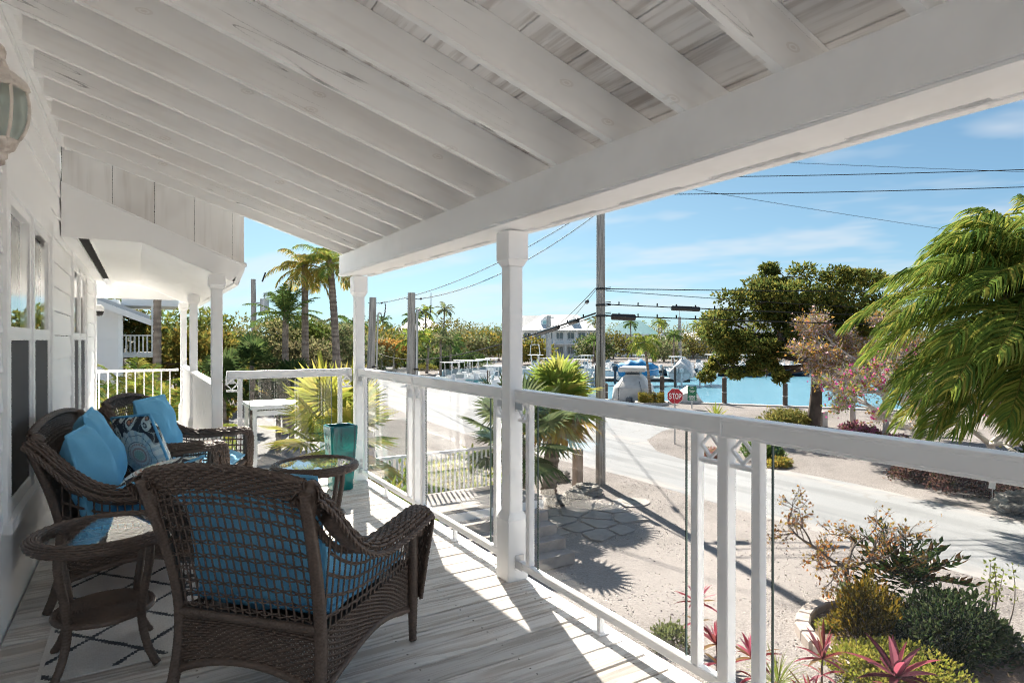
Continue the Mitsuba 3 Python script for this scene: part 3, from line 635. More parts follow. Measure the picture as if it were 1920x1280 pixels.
# wall lantern, camera dome ------------------------------------------------
ln = thing('wall_lantern', 'weathered cream wall lantern with curved clear glass at the left edge', 'lantern')
mat('lantern_paint', wash((.72, .66, .60), (.36, .29, .24), 30, 30, 30, .8, .5), .5)
LX, LYY, LZ = -.435, 2.88, 2.205
def oct_(prof, c, n=6):
    return lathe([(r * .75, z * .75) for r, z in prof], n, c)
obj('roof', oct_([(.001, .30), (.02, .29), (.035, .25), (.055, .235), (.10, .20), (.115, .17), (.118, .15), (.10, .148)], (LX, LYY, LZ)), 'lantern_paint', ln)
obj('glass', oct_([(.095, .148), (.105, .08), (.10, .0), (.08, -.07), (.06, -.10)], (LX, LYY, LZ), 12), 'lantern_glass', ln, smooth=True)
for q in range(6):
    a = q * math.pi / 3; d = V(math.cos(a), math.sin(a), 0); c = V(LX, LYY, LZ)
    obj('rib', tube(spline([c + d * .075 + V(0, 0, .1125), c + d * .084 + V(0, 0, .06), c + d * .080, c + d * .0645 + V(0, 0, -.0525), c + d * .0465 + V(0, 0, -.079)], 12), .0058, 6), 'lantern_paint', ln, smooth=True)
obj('base', oct_([(.075, -.095), (.07, -.11), (.055, -.15), (.03, -.165), (.028, -.19), (.018, -.20), (.018, -.22), (.001, -.23)], (LX, LYY, LZ)), 'lantern_paint', ln)
obj('bulb', oct_([(.001, .08), (.02, .07), (.03, .03), (.025, -.01), (.012, -.04), (.012, -.10)], (LX, LYY, LZ), 12), 'tabletop_cream', ln, smooth=True)
obj('arm', cat_mb(tube(spline([(LX, LYY, LZ + .21), (LX - .005, LYY, LZ + .265), (LX - .05, LYY, LZ + .27), (-.54, LYY, LZ + .21)], 14), .011, 7), box(-.548, -.53, LYY - .05, LYY + .05, LZ + .10, LZ + .28, .005)), 'lantern_paint', ln, smooth=45)
cd = thing('security_camera', 'small dark dome security camera under a white cap on the house corner', 'camera')
cc = (-.495, 10.44, 1.80)
obj('dome', lathe([(.055, .02), (.055, -.01), (.045, -.045), (.025, -.065), (.001, -.07)], 16, cc), 'black_plastic', cd, smooth=True)
obj('cap', lathe([(.056, .0), (.06, .02), (.055, .06), (.03, .09), (.001, .095)], 16, cc), 'paint_white', cd, smooth=True)
# outlet on the corner post
ot = thing('power_outlet', 'small white power outlet on the foot of the far corner post', 'outlet')
obj('plate', box(1.835, 1.90, 5.945, 5.949, .12, .235, .0015), 'rail_metal', ot)
for zz in (.152, .203): obj('socket', box(1.852, 1.883, 5.942, 5.9445, zz - .016, zz + .016, .001), 'bracket_metal', ot)
# ------------------------------------------------------------------ outdoor materials
VC = {'type': 'mesh_attribute', 'name': 'vertex_color'}
scene['foliage'] = {'type': 'principledthin', 'base_color': VC, 'roughness': .5, 'diff_trans': .95, 'eta': 1.4}
scene['petal'] = {'type': 'principledthin', 'base_color': VC, 'roughness': .6, 'diff_trans': 1.1, 'eta': 1.3}
scene['tinted'] = {'type': 'twosided', 'bsdf': {'type': 'principled', 'base_color': VC, 'roughness': .6, 'specular': .4}}
def gravel_fn(p, n, uv):
    d, e, w = voronoi(p.x * 34, p.y * 34); d2, e2, w2 = voronoi(p.x * 13 + 5, p.y * 13)
    b = fbm(p.x * .35, p.y * .35, 1.3, 4); s = noise(p.x * 90, p.y * 90)
    c = mix([.15, .137, .131], [.335, .308, .297], dr.clip(w * .75 + s * .35 + b * .45 - .28, 0, 1))
    c = mix(c, [.13, .12, .11], smoothstep(.62, .95, d) * .4 + dr.select(w2 > .86, 1 - smoothstep(.15, .3, d2), 0) * .55)
    c = mix(c, [.33, .305, .293], smoothstep(.45, .7, fbm(p.x * .12, p.y * .5, 7.7, 3)) * .5)
    c = c * (1 - .22 * smoothstep(.5, .75, fbm(p.x * .9, p.y * .9, 4.4, 4)))
    return c
def gravel_bump(p, n, uv):
    d, e, w = voronoi(p.x * 34, p.y * 34); return (1 - smoothstep(.0, .7, d)) * (.5 + .5 * w)
mat('gravel', P(gravel_fn), .9, .2, bump=gravel_bump, bscale=.008)
def road_fn(p, n, uv):
    b = fbm(p.x * .5, p.y * .14, 2.2, 4); s = noise(p.x * 60, p.y * 60); t = fbm(p.x * 3.5, p.y * .35, 4.1, 3)
    c = mix([.225, .235, .248], [.29, .30, .313], b * .9 + s * .35 - .2)
    c = mix(c, [.185, .192, .20], smoothstep(.52, .75, t) * .6)
    tr = dr.minimum(dr.abs(p.x - 14.6 - .3 * noise(p.y * .1)), dr.abs(p.x - 16.2 - .3 * noise(p.y * .1)))
    c = mix(c, [.185, .192, .20], (1 - smoothstep(.15, .45, tr)) * .45)
    c = mix(c, [.33, .308, .297], smoothstep(.75, .0, dr.minimum(dr.abs(p.x - 13.0), dr.abs(p.x - 17.9))) * smoothstep(.35, .6, fbm(p.x * 3, p.y * 1.5, 3.3, 3)) * .8)
    crk = smoothstep(.012, .004, dr.abs(fbm(p.x * .5, p.y * .5, 9.1, 4) - .5)) * smoothstep(.5, .6, noise(p.x * .22, p.y * .22, 3.))
    return mix(c, [.22, .21, .20], crk * .5)
mat('road_asphalt', P(road_fn), .85, .2)
mat('driveway_asphalt', wash((.13, .13, .135), (.20, .20, .20), 6, 6, 6, .7), .8)
mat('concrete', wash((.42, .405, .39), (.28, .265, .25), 2, 2, 2, .7), .8)
mat('flagstone', wash((.33, .305, .292), (.23, .21, .20), 5, 5, 5, .9, .46), .8)
mat('rock_grey', wash((.30, .29, .27), (.10, .095, .09), 7, 7, 7, 1., .42), .9)
mat('edging_stone', wash((.42, .365, .33), (.28, .24, .215), 8, 8, 8, .7), .85)
mat('mulch', wash((.14, .10, .075), (.28, .21, .16), 30, 30, 30, .8, .5), .95)
def pole_fn(p, n, uv):
    s = fbm(p.x * 30, p.y * 30, p.z * 1.4, 3)
    return mix([.40, .38, .355], [.23, .215, .20], smoothstep(.35, .7, s))
mat('pole_wood', P(pole_fn), .85)
def bark_fn(p, n, uv):
    s = fbm(p.x * 14, p.y * 14, p.z * 5, 3); r = noise(p.x * 2, p.y * 2, p.z * 16)
    return mix([.22, .18, .15], [.10, .08, .068], s * .8 + r * .35)
mat('bark', P(bark_fn), .9)
mat('palm_bark', P(lambda p, n, uv: mix([.30, .25, .21], [.15, .12, .10], smoothstep(.35, .75, noise(p.x * 1.5, p.y * 1.5, p.z * 11) * .7 + fbm(p.x * 9, p.y * 9, p.z * 3, 2) * .4))), .9)
mat('bark_pale', wash((.52, .48, .44), (.30, .27, .25), 4, 4, 3, .9, .45), .85)
mat('bark_dark', wash((.07, .055, .048), (.13, .10, .085), 8, 8, 4, .8, .45), .9)
mat('cable_black', (.012, .012, .013), .6)
mat('galvanised', (.5, .51, .52), .4, metallic=.6)
def water_fn(p, n, uv): return mix([.068, .175, .235], [.092, .215, .275], fbm(p.x * .06, p.y * .12, .3, 3))
def ripple(p, n, uv): return fbm(p.x * 1.6, p.y * 2.6, .7, 3) + .4 * noise(p.x * 6, p.y * 9, 2.)
mat('water_surface', P(water_fn), .16, .5, bump=ripple, bscale=.05)
mat('boat_white', (.66, .67, .68), .3); mat('boat_teal', (.16, .40, .44), .3); mat('boat_blue', (.02, .27, .37), .3); mat('boat_dark', (.03, .05, .075), .35)
mat('tarp_white', wash((.52, .52, .52), (.36, .36, .355), 2, 2, 2, .7, .45), .75); mat('tarp_blue', (.02, .20, .42), .6)
mat('house_pale', (.84, .88, .89), .6); mat('house_white', (.80, .81, .81), .6); mat('house_teal', (.34, .58, .60), .6)
mat('roof_tin', (.46, .49, .51), .5); mat('roof_white', (.50, .50, .49), .5); mat('roof_teal', (.07, .26, .30), .5); mat('far_glass', (.16, .22, .25), .15)
mat('sign_red', (.42, .015, .03), .45); mat('sign_green', (.015, .16, .08), .45); mat('sign_white', (.80, .80, .79), .45)
mat('wood_post', wash((.42, .33, .27), (.24, .18, .14), 12, 12, 2, .8, .45), .85)

# ------------------------------------------------------------------ ground, road, water
basin = Polygon([(27.6, 34), (24.2, 46), (28, 62), (36, 78), (50, 82), (92, 57), (76, 33), (39.4, 18.4)])
obj('ground', sheet(Polygon([(-400, -300), (900, -300), (900, 900), (-400, 900)]).difference(basin), GZ), 'gravel', kind='structure')
obj('water', sheet(basin.buffer(.6), GZ - .95), 'water_surface', kind='structure')
road = Polygon([(13.05, -80), (17.8, -80), (17.75, 6), (18.2, 10.2), (18.1, 12.6), (16.9, 14.0), (16.6, 15.4), (17.0, 17.2), (18.5, 19.3), (20.9, 20.8), (23.2, 21.6), (25.2, 24.5), (26.4, 29), (26.2, 33.6), (22.6, 45), (26, 62), (33.5, 80), (52, 96), (48, 104), (27, 92), (18, 62), (13.4, 36), (12.4, 22), (13.0, 14.6), (12.9, 9)])
obj('road', sheet(road, GZ + .004), 'road_asphalt', kind='structure')
obj('driveway', sheet(Polygon([(1.2, 14.5), (5.6, 15), (8.6, 24), (10.6, 37), (4, 36), (2, 22)]), GZ + .004), 'driveway_asphalt', kind='structure')
sw = thing('seawall', 'low concrete seawall edge between the beige gravel and the turquoise water', 'wall')
e = [V(76, 33), V(39.4, 18.4), V(27.6, 34), V(24.2, 46), V(28, 62), V(36, 78), V(50, 82), V(92, 57), V(76, 33)]
for a, b in zip(e, e[1:]):
    L = np.linalg.norm(b - a); n = max(1, int(L / 6)); d = (b - a) / L; ang = math.atan2(d[1], d[0])
    for k in range(n):
        obj('cap_block', xf(box(k * L / n + .006, (k + 1) * L / n - .006, -.22, .22, -1.6, .10, .015), mov(a[0], a[1], GZ) @ rotz(ang)), 'concrete', sw)

# ------------------------------------------------------------------ plants
def pick(cols, n, var=.18):
    c = np.array(cols, float)[rng.integers(0, len(cols), n)]; return np.clip(.86 * c * (1 + rng.uniform(-var, var, (n, 1))) * (1 + rng.uniform(-.06, .06, (n, 3))), .004, .9)
def leaves(mb, pts, L, W, cols, up=.35, dirs=None, fold=.25):
    """one folded rhombus per point"""
    n = len(pts); L = np.broadcast_to(L, n) * rng.uniform(.7, 1.25, n); W = np.broadcast_to(W, n)
    d = unit(rng.normal(size=(n, 3)) + V(0, 0, up)) if dirs is None else unit(dirs + rng.normal(size=(n, 3)) * .45)
    s = unit(np.cross(d, rng.normal(size=(n, 3)))); q = np.cross(d, s)
    h = pts + d * L[:, None] * .45 + q * (W * fold)[:, None]
    v = np.stack([pts, h + s * W[:, None] / 2, pts + d * L[:, None], h - s * W[:, None] / 2], 1).reshape(-1, 3)
    i = np.arange(n)[:, None] * 4
    f = np.vstack([i + [0, 1, 2], i + [0, 2, 3]])
    mb.add(v, f, np.repeat(cols, 4, 0)); return mb
def blob_pts(c, r, n, shell=.55, gap=.42, seed=0, dome=False):
    """points through an uneven ellipsoid, thinned by noise so that sky shows through"""
    d = unit(rng.normal(size=(n * 3, 3))); 
    if dome: d[:, 2] = np.abs(d[:, 2]) * 1.0 - .12
    rad = rng.uniform(shell, 1, len(d)) ** .7 * (.80 + .4 * meshkit.noise(d * 2.3 + seed * 3.7 + 40, seed))
    p = d * rad[:, None] * np.asarray(r); keep = meshkit.noise(p / np.max(r) * 4.2 + seed * 5.1 + 90, seed + 5) > gap
    return (p[keep] + np.asarray(c))[:n], d[keep][:n]
def limb(a, b, r0, r1, bend=.12, n=7, k=6):
    a, b = V(*a), V(*b); L = np.linalg.norm(b - a); m = rng.normal(size=3) * L * bend; t = np.linspace(0, 1, n)[:, None]
    p = a * (1 - t) + b * t + m * (t * (1 - t) * 2); return tube(p, np.linspace(r0, r1, n), k, True), p
def shrub(name, label, cat, x, y, r, n, L, W, cols, group=None, z=GZ, blobs=None, gap=.35, up=.5, mat_='foliage'):
    t = thing(name, label, cat, group); mb = MB(); st = MB(); r = V(*r)
    blobs = blobs or [(0, 0, 0, 1)] + [(rng.uniform(-.55, .55), rng.uniform(-.55, .55), rng.uniform(-.1, .25), rng.uniform(.45, .7)) for _ in range(4)]
    tot = sum(b[3] ** 2 for b in blobs)
    for i, (bx, by, bz, s) in enumerate(blobs):
        c = V(x, y, z + r[2] * .12) + V(bx, by, bz) * r; m = int(n * s * s / tot)
        p, d = blob_pts(c, r * s, m, .35, gap, int(rng.integers(99)), True); p[:, 2] = np.maximum(p[:, 2], z + .02)
        leaves(mb, p, L, W, pick(cols, len(p)), up, d * .8 + V(0, 0, up))
        for q in range(5):
            a = V(x + bx * r[0] * .5 + rng.normal() * .05, y + by * r[1] * .5 + rng.normal() * .05, z - .01); st.add(*limb(a, c + rng.uniform(-.6, .6, 3) * r * s + V(0, 0, r[2] * s * .3), .014 + .012 * r[2], .005, .1, 5, 4)[0])
    obj('leaf_mass', mb, mat_, t); obj('stem', st, 'bark', t, smooth=True); return t
def tree(name, label, cat, x, y, h, r0, crowns, n, L, W, cols, bark='bark', group=None, z=GZ, gap=.42, flowers=None, lean=(0, 0), fork=.45, lobes=True):
    """crowns: list of (dx, dy, z above ground, rx, ry, rz)"""
    t = thing(name, label, cat, group); tr, br, mb, fl = MB(), MB(), MB(), MB()
    top = V(x + lean[0], y + lean[1], z + h * fork)
    a, pth = limb((x, y, z - .05), top, r0, r0 * .62, .05, 9, 9); tr.add(*a)
    fl_base = tube([V(x, y, z - .02), V(x, y, z + h * .04)], [r0 * 1.35, r0], 9); tr.add(*fl_base)
    tot = sum(c[3] * c[4] + c[3] * c[5] for c in crowns)
    for i, (dx, dy, cz, rx, ry, rz_) in enumerate(crowns):
        c = V(x + dx, y + dy, z + cz); m = int(n * (rx * ry + rx * rz_) / tot)
        a, pth = limb(pth[-1] if i % 2 == 0 else top, c, r0 * .42, r0 * .12, .16, 8, 6); br.add(*a)
        for q in range(7):
            e = c + unit(rng.normal(size=3)) * V(rx, ry, rz_) * rng.uniform(.5, .95); br.add(*limb(pth[rng.integers(4, 8)], e, r0 * .10 + .006, .006, .15, 6, 4)[0])
        pth = np.array([top])
        s = int(rng.integers(999))
        if lobes:   # clumps at the ends of the branches
            k = max(6, int(rx * ry * 3.2)); cc, _ = blob_pts(c, (rx * .8, ry * .8, rz_ * .8), k, .3, .2, s)
            per = max(1, m // max(len(cc), 1)); rr = min(rx, rz_) * .42
            for q in cc:
                p, d = blob_pts(q, (rr * rng.uniform(.7, 1.3), rr * rng.uniform(.7, 1.3), rr * rng.uniform(.45, .8)), per, .2, .5, int(rng.integers(999)))
                leaves(mb, p, L, W, pick(cols, len(p)) * rng.uniform(.75, 1.2), .2, d + V(0, 0, .2))
        else:
            p, d = blob_pts(c, (rx, ry, rz_), m, .3, gap, s); leaves(mb, p, L, W, pick(cols, len(p)), .2, d)
        if flowers:
            p, d = blob_pts(c, (rx * 1.03, ry * 1.03, rz_ * 1.03), int(flowers[0] / len(crowns)), .7, .45, s + 1); leaves(fl, p, flowers[1], flowers[1] * .8, pick(flowers[2], len(p)), .5, d)
    obj('trunk', tr, bark, t, smooth=True); obj('branches', br, bark, t, smooth=True); obj('crown', mb, 'foliage', t)
    if flowers: obj('blossom', fl, 'petal', t)
    return t
def frond(base, az, el, L, cols, n=44, leaf=.55, w=.035, droop=.55, wind=(0, 0, 0), hang=.55, petiole=.14, twist=0.):
    """a feather frond: arching rachis with paired leaflets"""
    d = V(math.cos(az) * math.cos(el), math.sin(az) * math.cos(el), math.sin(el)); k = 16; p = [V(*base)]; wind = V(*wind)
    for i in range(k - 1):
        p.append(p[-1] + d * L / (k - 1)); d = unit(d + (V(0, 0, -1) * droop + wind) * (1.6 * (i + 2) / k) / k * 2.2)
    p = np.array(p); mb = MB(); c0 = np.array(cols[0]) * 1.0
    mb.add(*tube(p, np.linspace(.022, .004, k) * (L / 2.5), 4, False), c=np.clip(np.array([.30, .27, .08]) * rng.uniform(.7, 1.1), 0, 1))
    tt = np.gradient(p, axis=0); tt = unit(tt)
    s = np.linspace(petiole, .985, n); idx = s * (k - 1); i0 = np.minimum(idx.astype(int), k - 2); f = (idx - i0)[:, None]
    q = p[i0] * (1 - f) + p[i0 + 1] * f; tg = unit(tt[i0] * (1 - f) + tt[i0 + 1] * f)
    side = unit(np.cross(tg, V(0, 0, 1)) + 1e-6); up = np.cross(side, tg)
    prof = np.sin(np.pi * np.clip((s - petiole) / (1 - petiole) * .88 + .10, 0, 1)) ** .6
    for sg in (-1, 1):
        m = n; ll = leaf * prof * rng.uniform(.85, 1.12, m)
        dd = unit(side * sg * 1.0 + tg * (.55 + .5 * s[:, None]) + up * .22 + rng.normal(size=(m, 3)) * .07)
        dn = V(0, 0, -1) * hang + wind * .9
        a = q; b = a + dd * ll[:, None] * .34; e = unit(dd + dn * .8 + rng.normal(size=(m, 3)) * .08); c = b + e * ll[:, None] * .36; g = unit(e + dn * 1.1); t = c + g * ll[:, None] * .30
        wv = unit(np.cross(dd, up) + .4 * rng.normal(size=(m, 3))) * (w * rng.uniform(.8, 1.2, m))[:, None] * .5
        v = np.stack([a - wv * .5, a + wv * .5, b - wv, b + wv, c - wv * .8, c + wv * .8, t], 1).reshape(-1, 3); i = np.arange(m)[:, None] * 7
        mb.add(v, np.vstack([i + [0, 2, 3], i + [0, 3, 1], i + [2, 4, 5], i + [2, 5, 3], i + [4, 6, 5]]), np.repeat(pick(cols, m, .25), 7, 0))
    return mb
def trunk_path(b, top, bend=(0, 0), n=14):
    t = np.linspace(0, 1, n)[:, None]; b, top = V(*b), V(*top); return b * (1 - t) + top * t + V(bend[0], bend[1], 0) * (4 * t * (1 - t))
def feather_palm(name, label, b, top, r, nf, L, cols, group=None, wind=(0, 0, 0), bend=(0, 0), leaf=.5, w=.035, n=40, els=(-.5, 1.25), droop=.55, hang=.55, azs=None, dead=0, cols_old=None, bark='palm_bark', parts=True):
    t = thing(name, label, 'palm', group); p = trunk_path(b, top, bend, 60); rr = np.interp(np.linspace(0, 1, 60), [0, .05, .5, .93, 1], [r * 1.5, r * 1.1, r * .9, r * .8, r * .75]) * (1 + .045 * np.cos(np.pi * np.arange(60)))
    obj('trunk', tube(p, rr, 10), bark, t, smooth=True)
    obj('crown_shaft', tube([p[-1] - (0, 0, .02), p[-1] + (0, 0, .10) + (p[-1] - p[-2]) * 2, p[-1] + V(0, 0, .22) + (p[-1] - p[-2]) * 4], [r * .85, r * .75, r * .3], 8), 'palm_bark', t, smooth=True)
    allm = MB()
    for i in range(nf):
        az = (azs[i % len(azs)] if azs else i * 2.39996) + rng.normal() * .18; u = i / max(nf - 1, 1); el = els[0] + (els[1] - els[0]) * u + rng.normal() * .10
        m = frond(p[-1] + V(math.cos(az), math.sin(az), 1) * r * .4, az, el, L * rng.uniform(.85, 1.1) * (.78 if el > 1.0 else 1), (cols_old if cols_old and u < .3 else cols), n, leaf, w, droop * rng.uniform(.8, 1.2), wind, hang)
        if parts: obj('frond', m, 'foliage', t)
        else: allm.add(m.m()[0], m.m()[1], m.col())
    if not parts: obj('crown', allm, 'foliage', t)
    return t
def fan_leaf(base, az, el, pet, R, cols, n=26, spread=2.5, droop=.3, wv=.5):
    d = V(math.cos(az) * math.cos(el), math.sin(az) * math.cos(el), math.sin(el)); p = [V(*base)]
    for i in range(6): p.append(p[-1] + d * pet / 6); d = unit(d + V(0, 0, -droop * .12))
    mb = MB(); mb.add(*tube(np.array(p), np.linspace(.012, .007, 7), 4, False), c=(.20, .20, .05)); h = p[-1]
    side = unit(np.cross(d, V(0, 0, 1))); up = np.cross(side, d); nrm = unit(up - d * .35); d2 = unit(d - nrm * (d @ nrm)); a = np.linspace(-spread, spread, n)
    rr = R * (1 - .22 * (np.abs(a) / spread) ** 2) * rng.uniform(.93, 1.05, n)
    e = np.cos(a)[:, None] * d2 + np.sin(a)[:, None] * side; q = -np.sin(a)[:, None] * d2 + np.cos(a)[:, None] * side
    ww = (spread * 2 / n) * rr * .55 * .62
    m1 = h + e * (rr * .55)[:, None] + V(0, 0, -1) * droop * .10 * rr[:, None] + nrm * (.03 * np.abs(a) / spread * R)[:, None]
    tip = h + e * rr[:, None] + V(0, 0, -1) * (droop * rr * (.35 + .25 * rng.random(n)))[:, None]
    v = np.stack([np.repeat(h[None], n, 0), m1 - q * ww[:, None], m1 + nrm * (ww * wv)[:, None], m1 + q * ww[:, None], tip], 1).reshape(-1, 3); i = np.arange(n)[:, None] * 5
    mb.add(v, np.vstack([i + [0, 1, 2], i + [0, 2, 3], i + [1, 4, 2], i + [2, 4, 3]]), np.repeat(pick(cols, n, .2), 5, 0)); return mb
def fan_palm(name, label, x, y, h, r, nl, pet, R, cols, old=None, group=None, z=GZ, skirt=0, droop=.35, els=(-.6, 1.35), top=None, bark='palm_bark', n=26):
    t = thing(name, label, 'palm', group); top = top or (x, y, z + h); p = trunk_path((x, y, z - .05), top, (0, 0), 40)
    obj('trunk', tube(p, r * (1 + .10 * np.cos(np.pi * np.arange(40)) + .06 * rng.normal(size=40)) * np.linspace(1.15, .95, 40), 10), bark, t, smooth=True)
    for i in range(nl):
        u = i / max(nl - 1, 1); az = i * 2.39996 + rng.normal() * .2; el = els[0] + (els[1] - els[0]) * u
        obj('fan_leaf', fan_leaf(p[-1] - V(0, 0, .25 * (1 - u) * min(h, 1)), az, el, pet * rng.uniform(.8, 1.15), R * rng.uniform(.85, 1.1), old if old and u < .28 else cols, n, droop=droop * (1.6 if u < .3 else 1)), 'foliage', t)
    if skirt:
        mb = MB()
        for i in range(skirt): mm = fan_leaf(p[-3] - V(0, 0, rng.uniform(.1, .5)), rng.uniform(0, 6.28), -1.05 + rng.normal() * .15, pet * .8, R * .8, [(.30, .20, .10), (.22, .15, .09)], 14, 1.6, 1.0); mb.add(*mm.m(), c=mm.col())
        obj('dead_skirt', mb, 'foliage', t, label='dry brown hanging dead leaves')
    return t
def blades(base, n, L, w, cols, els=(.3, 1.4), droop=.5, tipc=None, fold=.3):
    """long strap leaves in a rosette (cordyline, agave, grass)"""
    mb = MB()
    for i in range(n):
        az = i * 2.39996 + rng.normal() * .2; el = els[0] + (els[1] - els[0]) * (i / max(n - 1, 1)); d = V(math.cos(az) * math.cos(el), math.sin(az) * math.cos(el), math.sin(el)); l = L * rng.uniform(.75, 1.15); p = [V(*base)]
        for j in range(6): p.append(p[-1] + d * l / 6); d = unit(d + V(0, 0, -droop * .06 * (j + 1)))
        p = np.array(p); s = unit(np.cross(p[1] - p[0], V(0, 0, 1)) + 1e-6); wd = w * np.array([.35, .8, 1, .95, .75, .45, .02]); up = np.cross(s, unit(p[-1] - p[0]))
        v = np.stack([p - s * wd[:, None] / 2 + up * wd[:, None] * fold * .5, p, p + s * wd[:, None] / 2 + up * wd[:, None] * fold * .5], 1).reshape(-1, 3); j = np.arange(6)[:, None] * 3
        f = np.vstack([j + [0, 3, 4], j + [0, 4, 1], j + [1, 4, 5], j + [1, 5, 2]]); c = pick(cols, 1)[0]
        mb.add(v, f, c)
    return mb

n_ = 15000; px_ = rng.uniform(2.2, 12.9, n_); py_ = rng.uniform(.5, 14, n_); keep = meshkit.noise(np.stack([px_ * .8, py_ * .8, px_ * 0], 1), 3) > rng.uniform(.1, .8, n_); px_, py_ = px_[keep], py_[keep]; n_ = len(px_)
o6 = np.array([[1, 0, 0], [-1, 0, 0], [0, 1, 0], [0, -1, 0], [0, 0, 1], [0, 0, -.3]], float); f6 = np.array([[0, 2, 4], [2, 1, 4], [1, 3, 4], [3, 0, 4]])
sz = rng.uniform(.008, .02, n_); jit = 1 + .35 * rng.normal(size=(n_, 6, 1)); vv_ = np.stack([px_, py_, np.full(n_, GZ + .001)], 1)[:, None] + o6 * sz[:, None, None] * np.array([1.3, 1, .8]) * jit
a_ = rng.uniform(0, 6.28, n_); dx = vv_ - np.stack([px_, py_, 0 * px_], 1)[:, None]; ca, sa = np.cos(a_)[:, None], np.sin(a_)[:, None]; vv_[:, :, 0] = px_[:, None] + dx[:, :, 0] * ca - dx[:, :, 1] * sa; vv_[:, :, 1] = py_[:, None] + dx[:, :, 0] * sa + dx[:, :, 1] * ca
obj('loose_gravel', MB().add(vv_.reshape(-1, 3), (np.arange(n_)[:, None, None] * 6 + f6).reshape(-1, 3), np.repeat(pick([(.40, .37, .35), (.50, .46, .43), (.22, .20, .19), (.32, .285, .26)], n_), 6, 0)), 'tinted', label='loose pinkish grey gravel stones scattered over the yard', cat='gravel', kind='stuff')
OLIVE = [(.19, .195, .05), (.27, .23, .06), (.13, .15, .04), (.34, .25, .055)]
DKG = [(.05, .085, .03), (.075, .12, .042), (.11, .155, .05)]
PALM = [(.22, .31, .06), (.32, .36, .07), (.14, .23, .055), (.42, .39, .09)]
PALMD = [(.09, .16, .055), (.13, .21, .06), (.18, .25, .07)]
GOLD = [(.46, .37, .08), (.36, .35, .08), (.50, .34, .09), (.22, .26, .07)]
FAR = [(.21, .25, .12), (.16, .21, .10), (.26, .27, .14), (.30, .27, .15)]

# the large palm blown by the wind at the right edge
feather_palm('coconut_palm', 'large wind blown palm with long golden green fronds filling the right edge', (19.3, 4.5, GZ), (17.0, 6.0, GZ + 5.0), .15, 70, 3.4, [(.18, .27, .055), (.27, .33, .065), (.11, .19, .045), (.40, .38, .085), (.19, .27, .055)], wind=(-.50, .28, -.12), bend=(-.1, .05), leaf=1.2, w=.042, n=66, els=(-1.1, 1.5), droop=.85, hang=1.0)
obj('frond', frond((17.0, 6.0, GZ + 5.2), 2.3, 1.42, 2.0, PALM, 40, .38, .035, .10, (-.03, .02, 0), .05), 'foliage', 'coconut_palm')
feather_palm('coconut_palm', 'second wind blown palm just outside the right edge, its low fronds hanging into view', (19.2, 3.2, GZ), (17.6, 4.75, GZ + 3.9), .14, 34, 2.9, [(.18, .27, .055), (.27, .33, .065), (.11, .19, .045), (.40, .38, .085)], wind=(-.42, .24, -.14), bend=(0, 0), leaf=1.1, w=.042, n=60, els=(-.5, 1.4), droop=.85, hang=1.0)
# three tall palms at the far left of the yard
gl = 'tall palms beyond the porch end'
feather_palm('coconut_palm', 'shortest of the three tall palms, its bushy crown blown upright by the wind', (5.75, 29.3, GZ), (5.7, 29.3, GZ + 5.35), .17, 22, 1.75, PALMD, gl, (.10, 0, 0), (-.05, 0), .5, .045, 30, (-.35, 1.45), .38, .5)
feather_palm('coconut_palm', 'middle of the three tall palms, with a drooping golden crown', (6.5, 28.9, GZ), (6.45, 28.9, GZ + 7.5), .18, 20, 1.75, GOLD, gl, (.0, 0, -.1), (.0, 0), .6, .045, 30, (-.5, 1.0), .85, .9)
feather_palm('coconut_palm', 'right of the three tall palms, close to the corner post, with green drooping fronds', (7.75, 28.2, GZ), (7.45, 28.3, GZ + 7.7), .19, 20, 1.7, PALM, gl, (.0, 0, -.1), (.1, 0), .6, .045, 30, (-.6, 1.1), .8, .9, cols_old=GOLD)
feather_palm('coconut_palm', 'slender grey palm trunk behind the thin picket rail, its crown hidden by the roof', (.45, 23.2, GZ), (.5, 23.2, GZ + 8.2), .14, 14, 2.2, PALM, None, (0, 0, 0))
feather_palm('marina_palm', 'small leaning palm growing from a round hedge beside the seawall', (29.0, 29.9, GZ), (28.6, 30.1, GZ + 4.0), .10, 18, 1.35, PALM, None, (-.06, 0, -.15), (.1, 0), .55, .05, 26, (-.5, 1.1), .9, .9)
hr = thing('round_hedge', 'clipped round yellow green hedge in a pale kerb ring around the small marina palm', 'hedge')
mb = MB(); a = rng.uniform(0, 6.28, 2600); rr_ = .55 + .28 * rng.random(2600) ** .5; p = np.stack([29.05 + rr_ * np.cos(a), 29.9 + rr_ * np.sin(a), GZ + rng.uniform(.1, .72, 2600)], 1)
leaves(mb, p, .11, .07, pick([(.22, .20, .04), (.14, .15, .04), (.30, .22, .05)], 2600), .5); obj('leaf_mass', mb, 'foliage', hr)
obj('kerb', lathe([(.95, .0), (.95, .16), (1.08, .16), (1.08, .0)], 40, (29.05, 29.9, GZ)), 'concrete', hr)

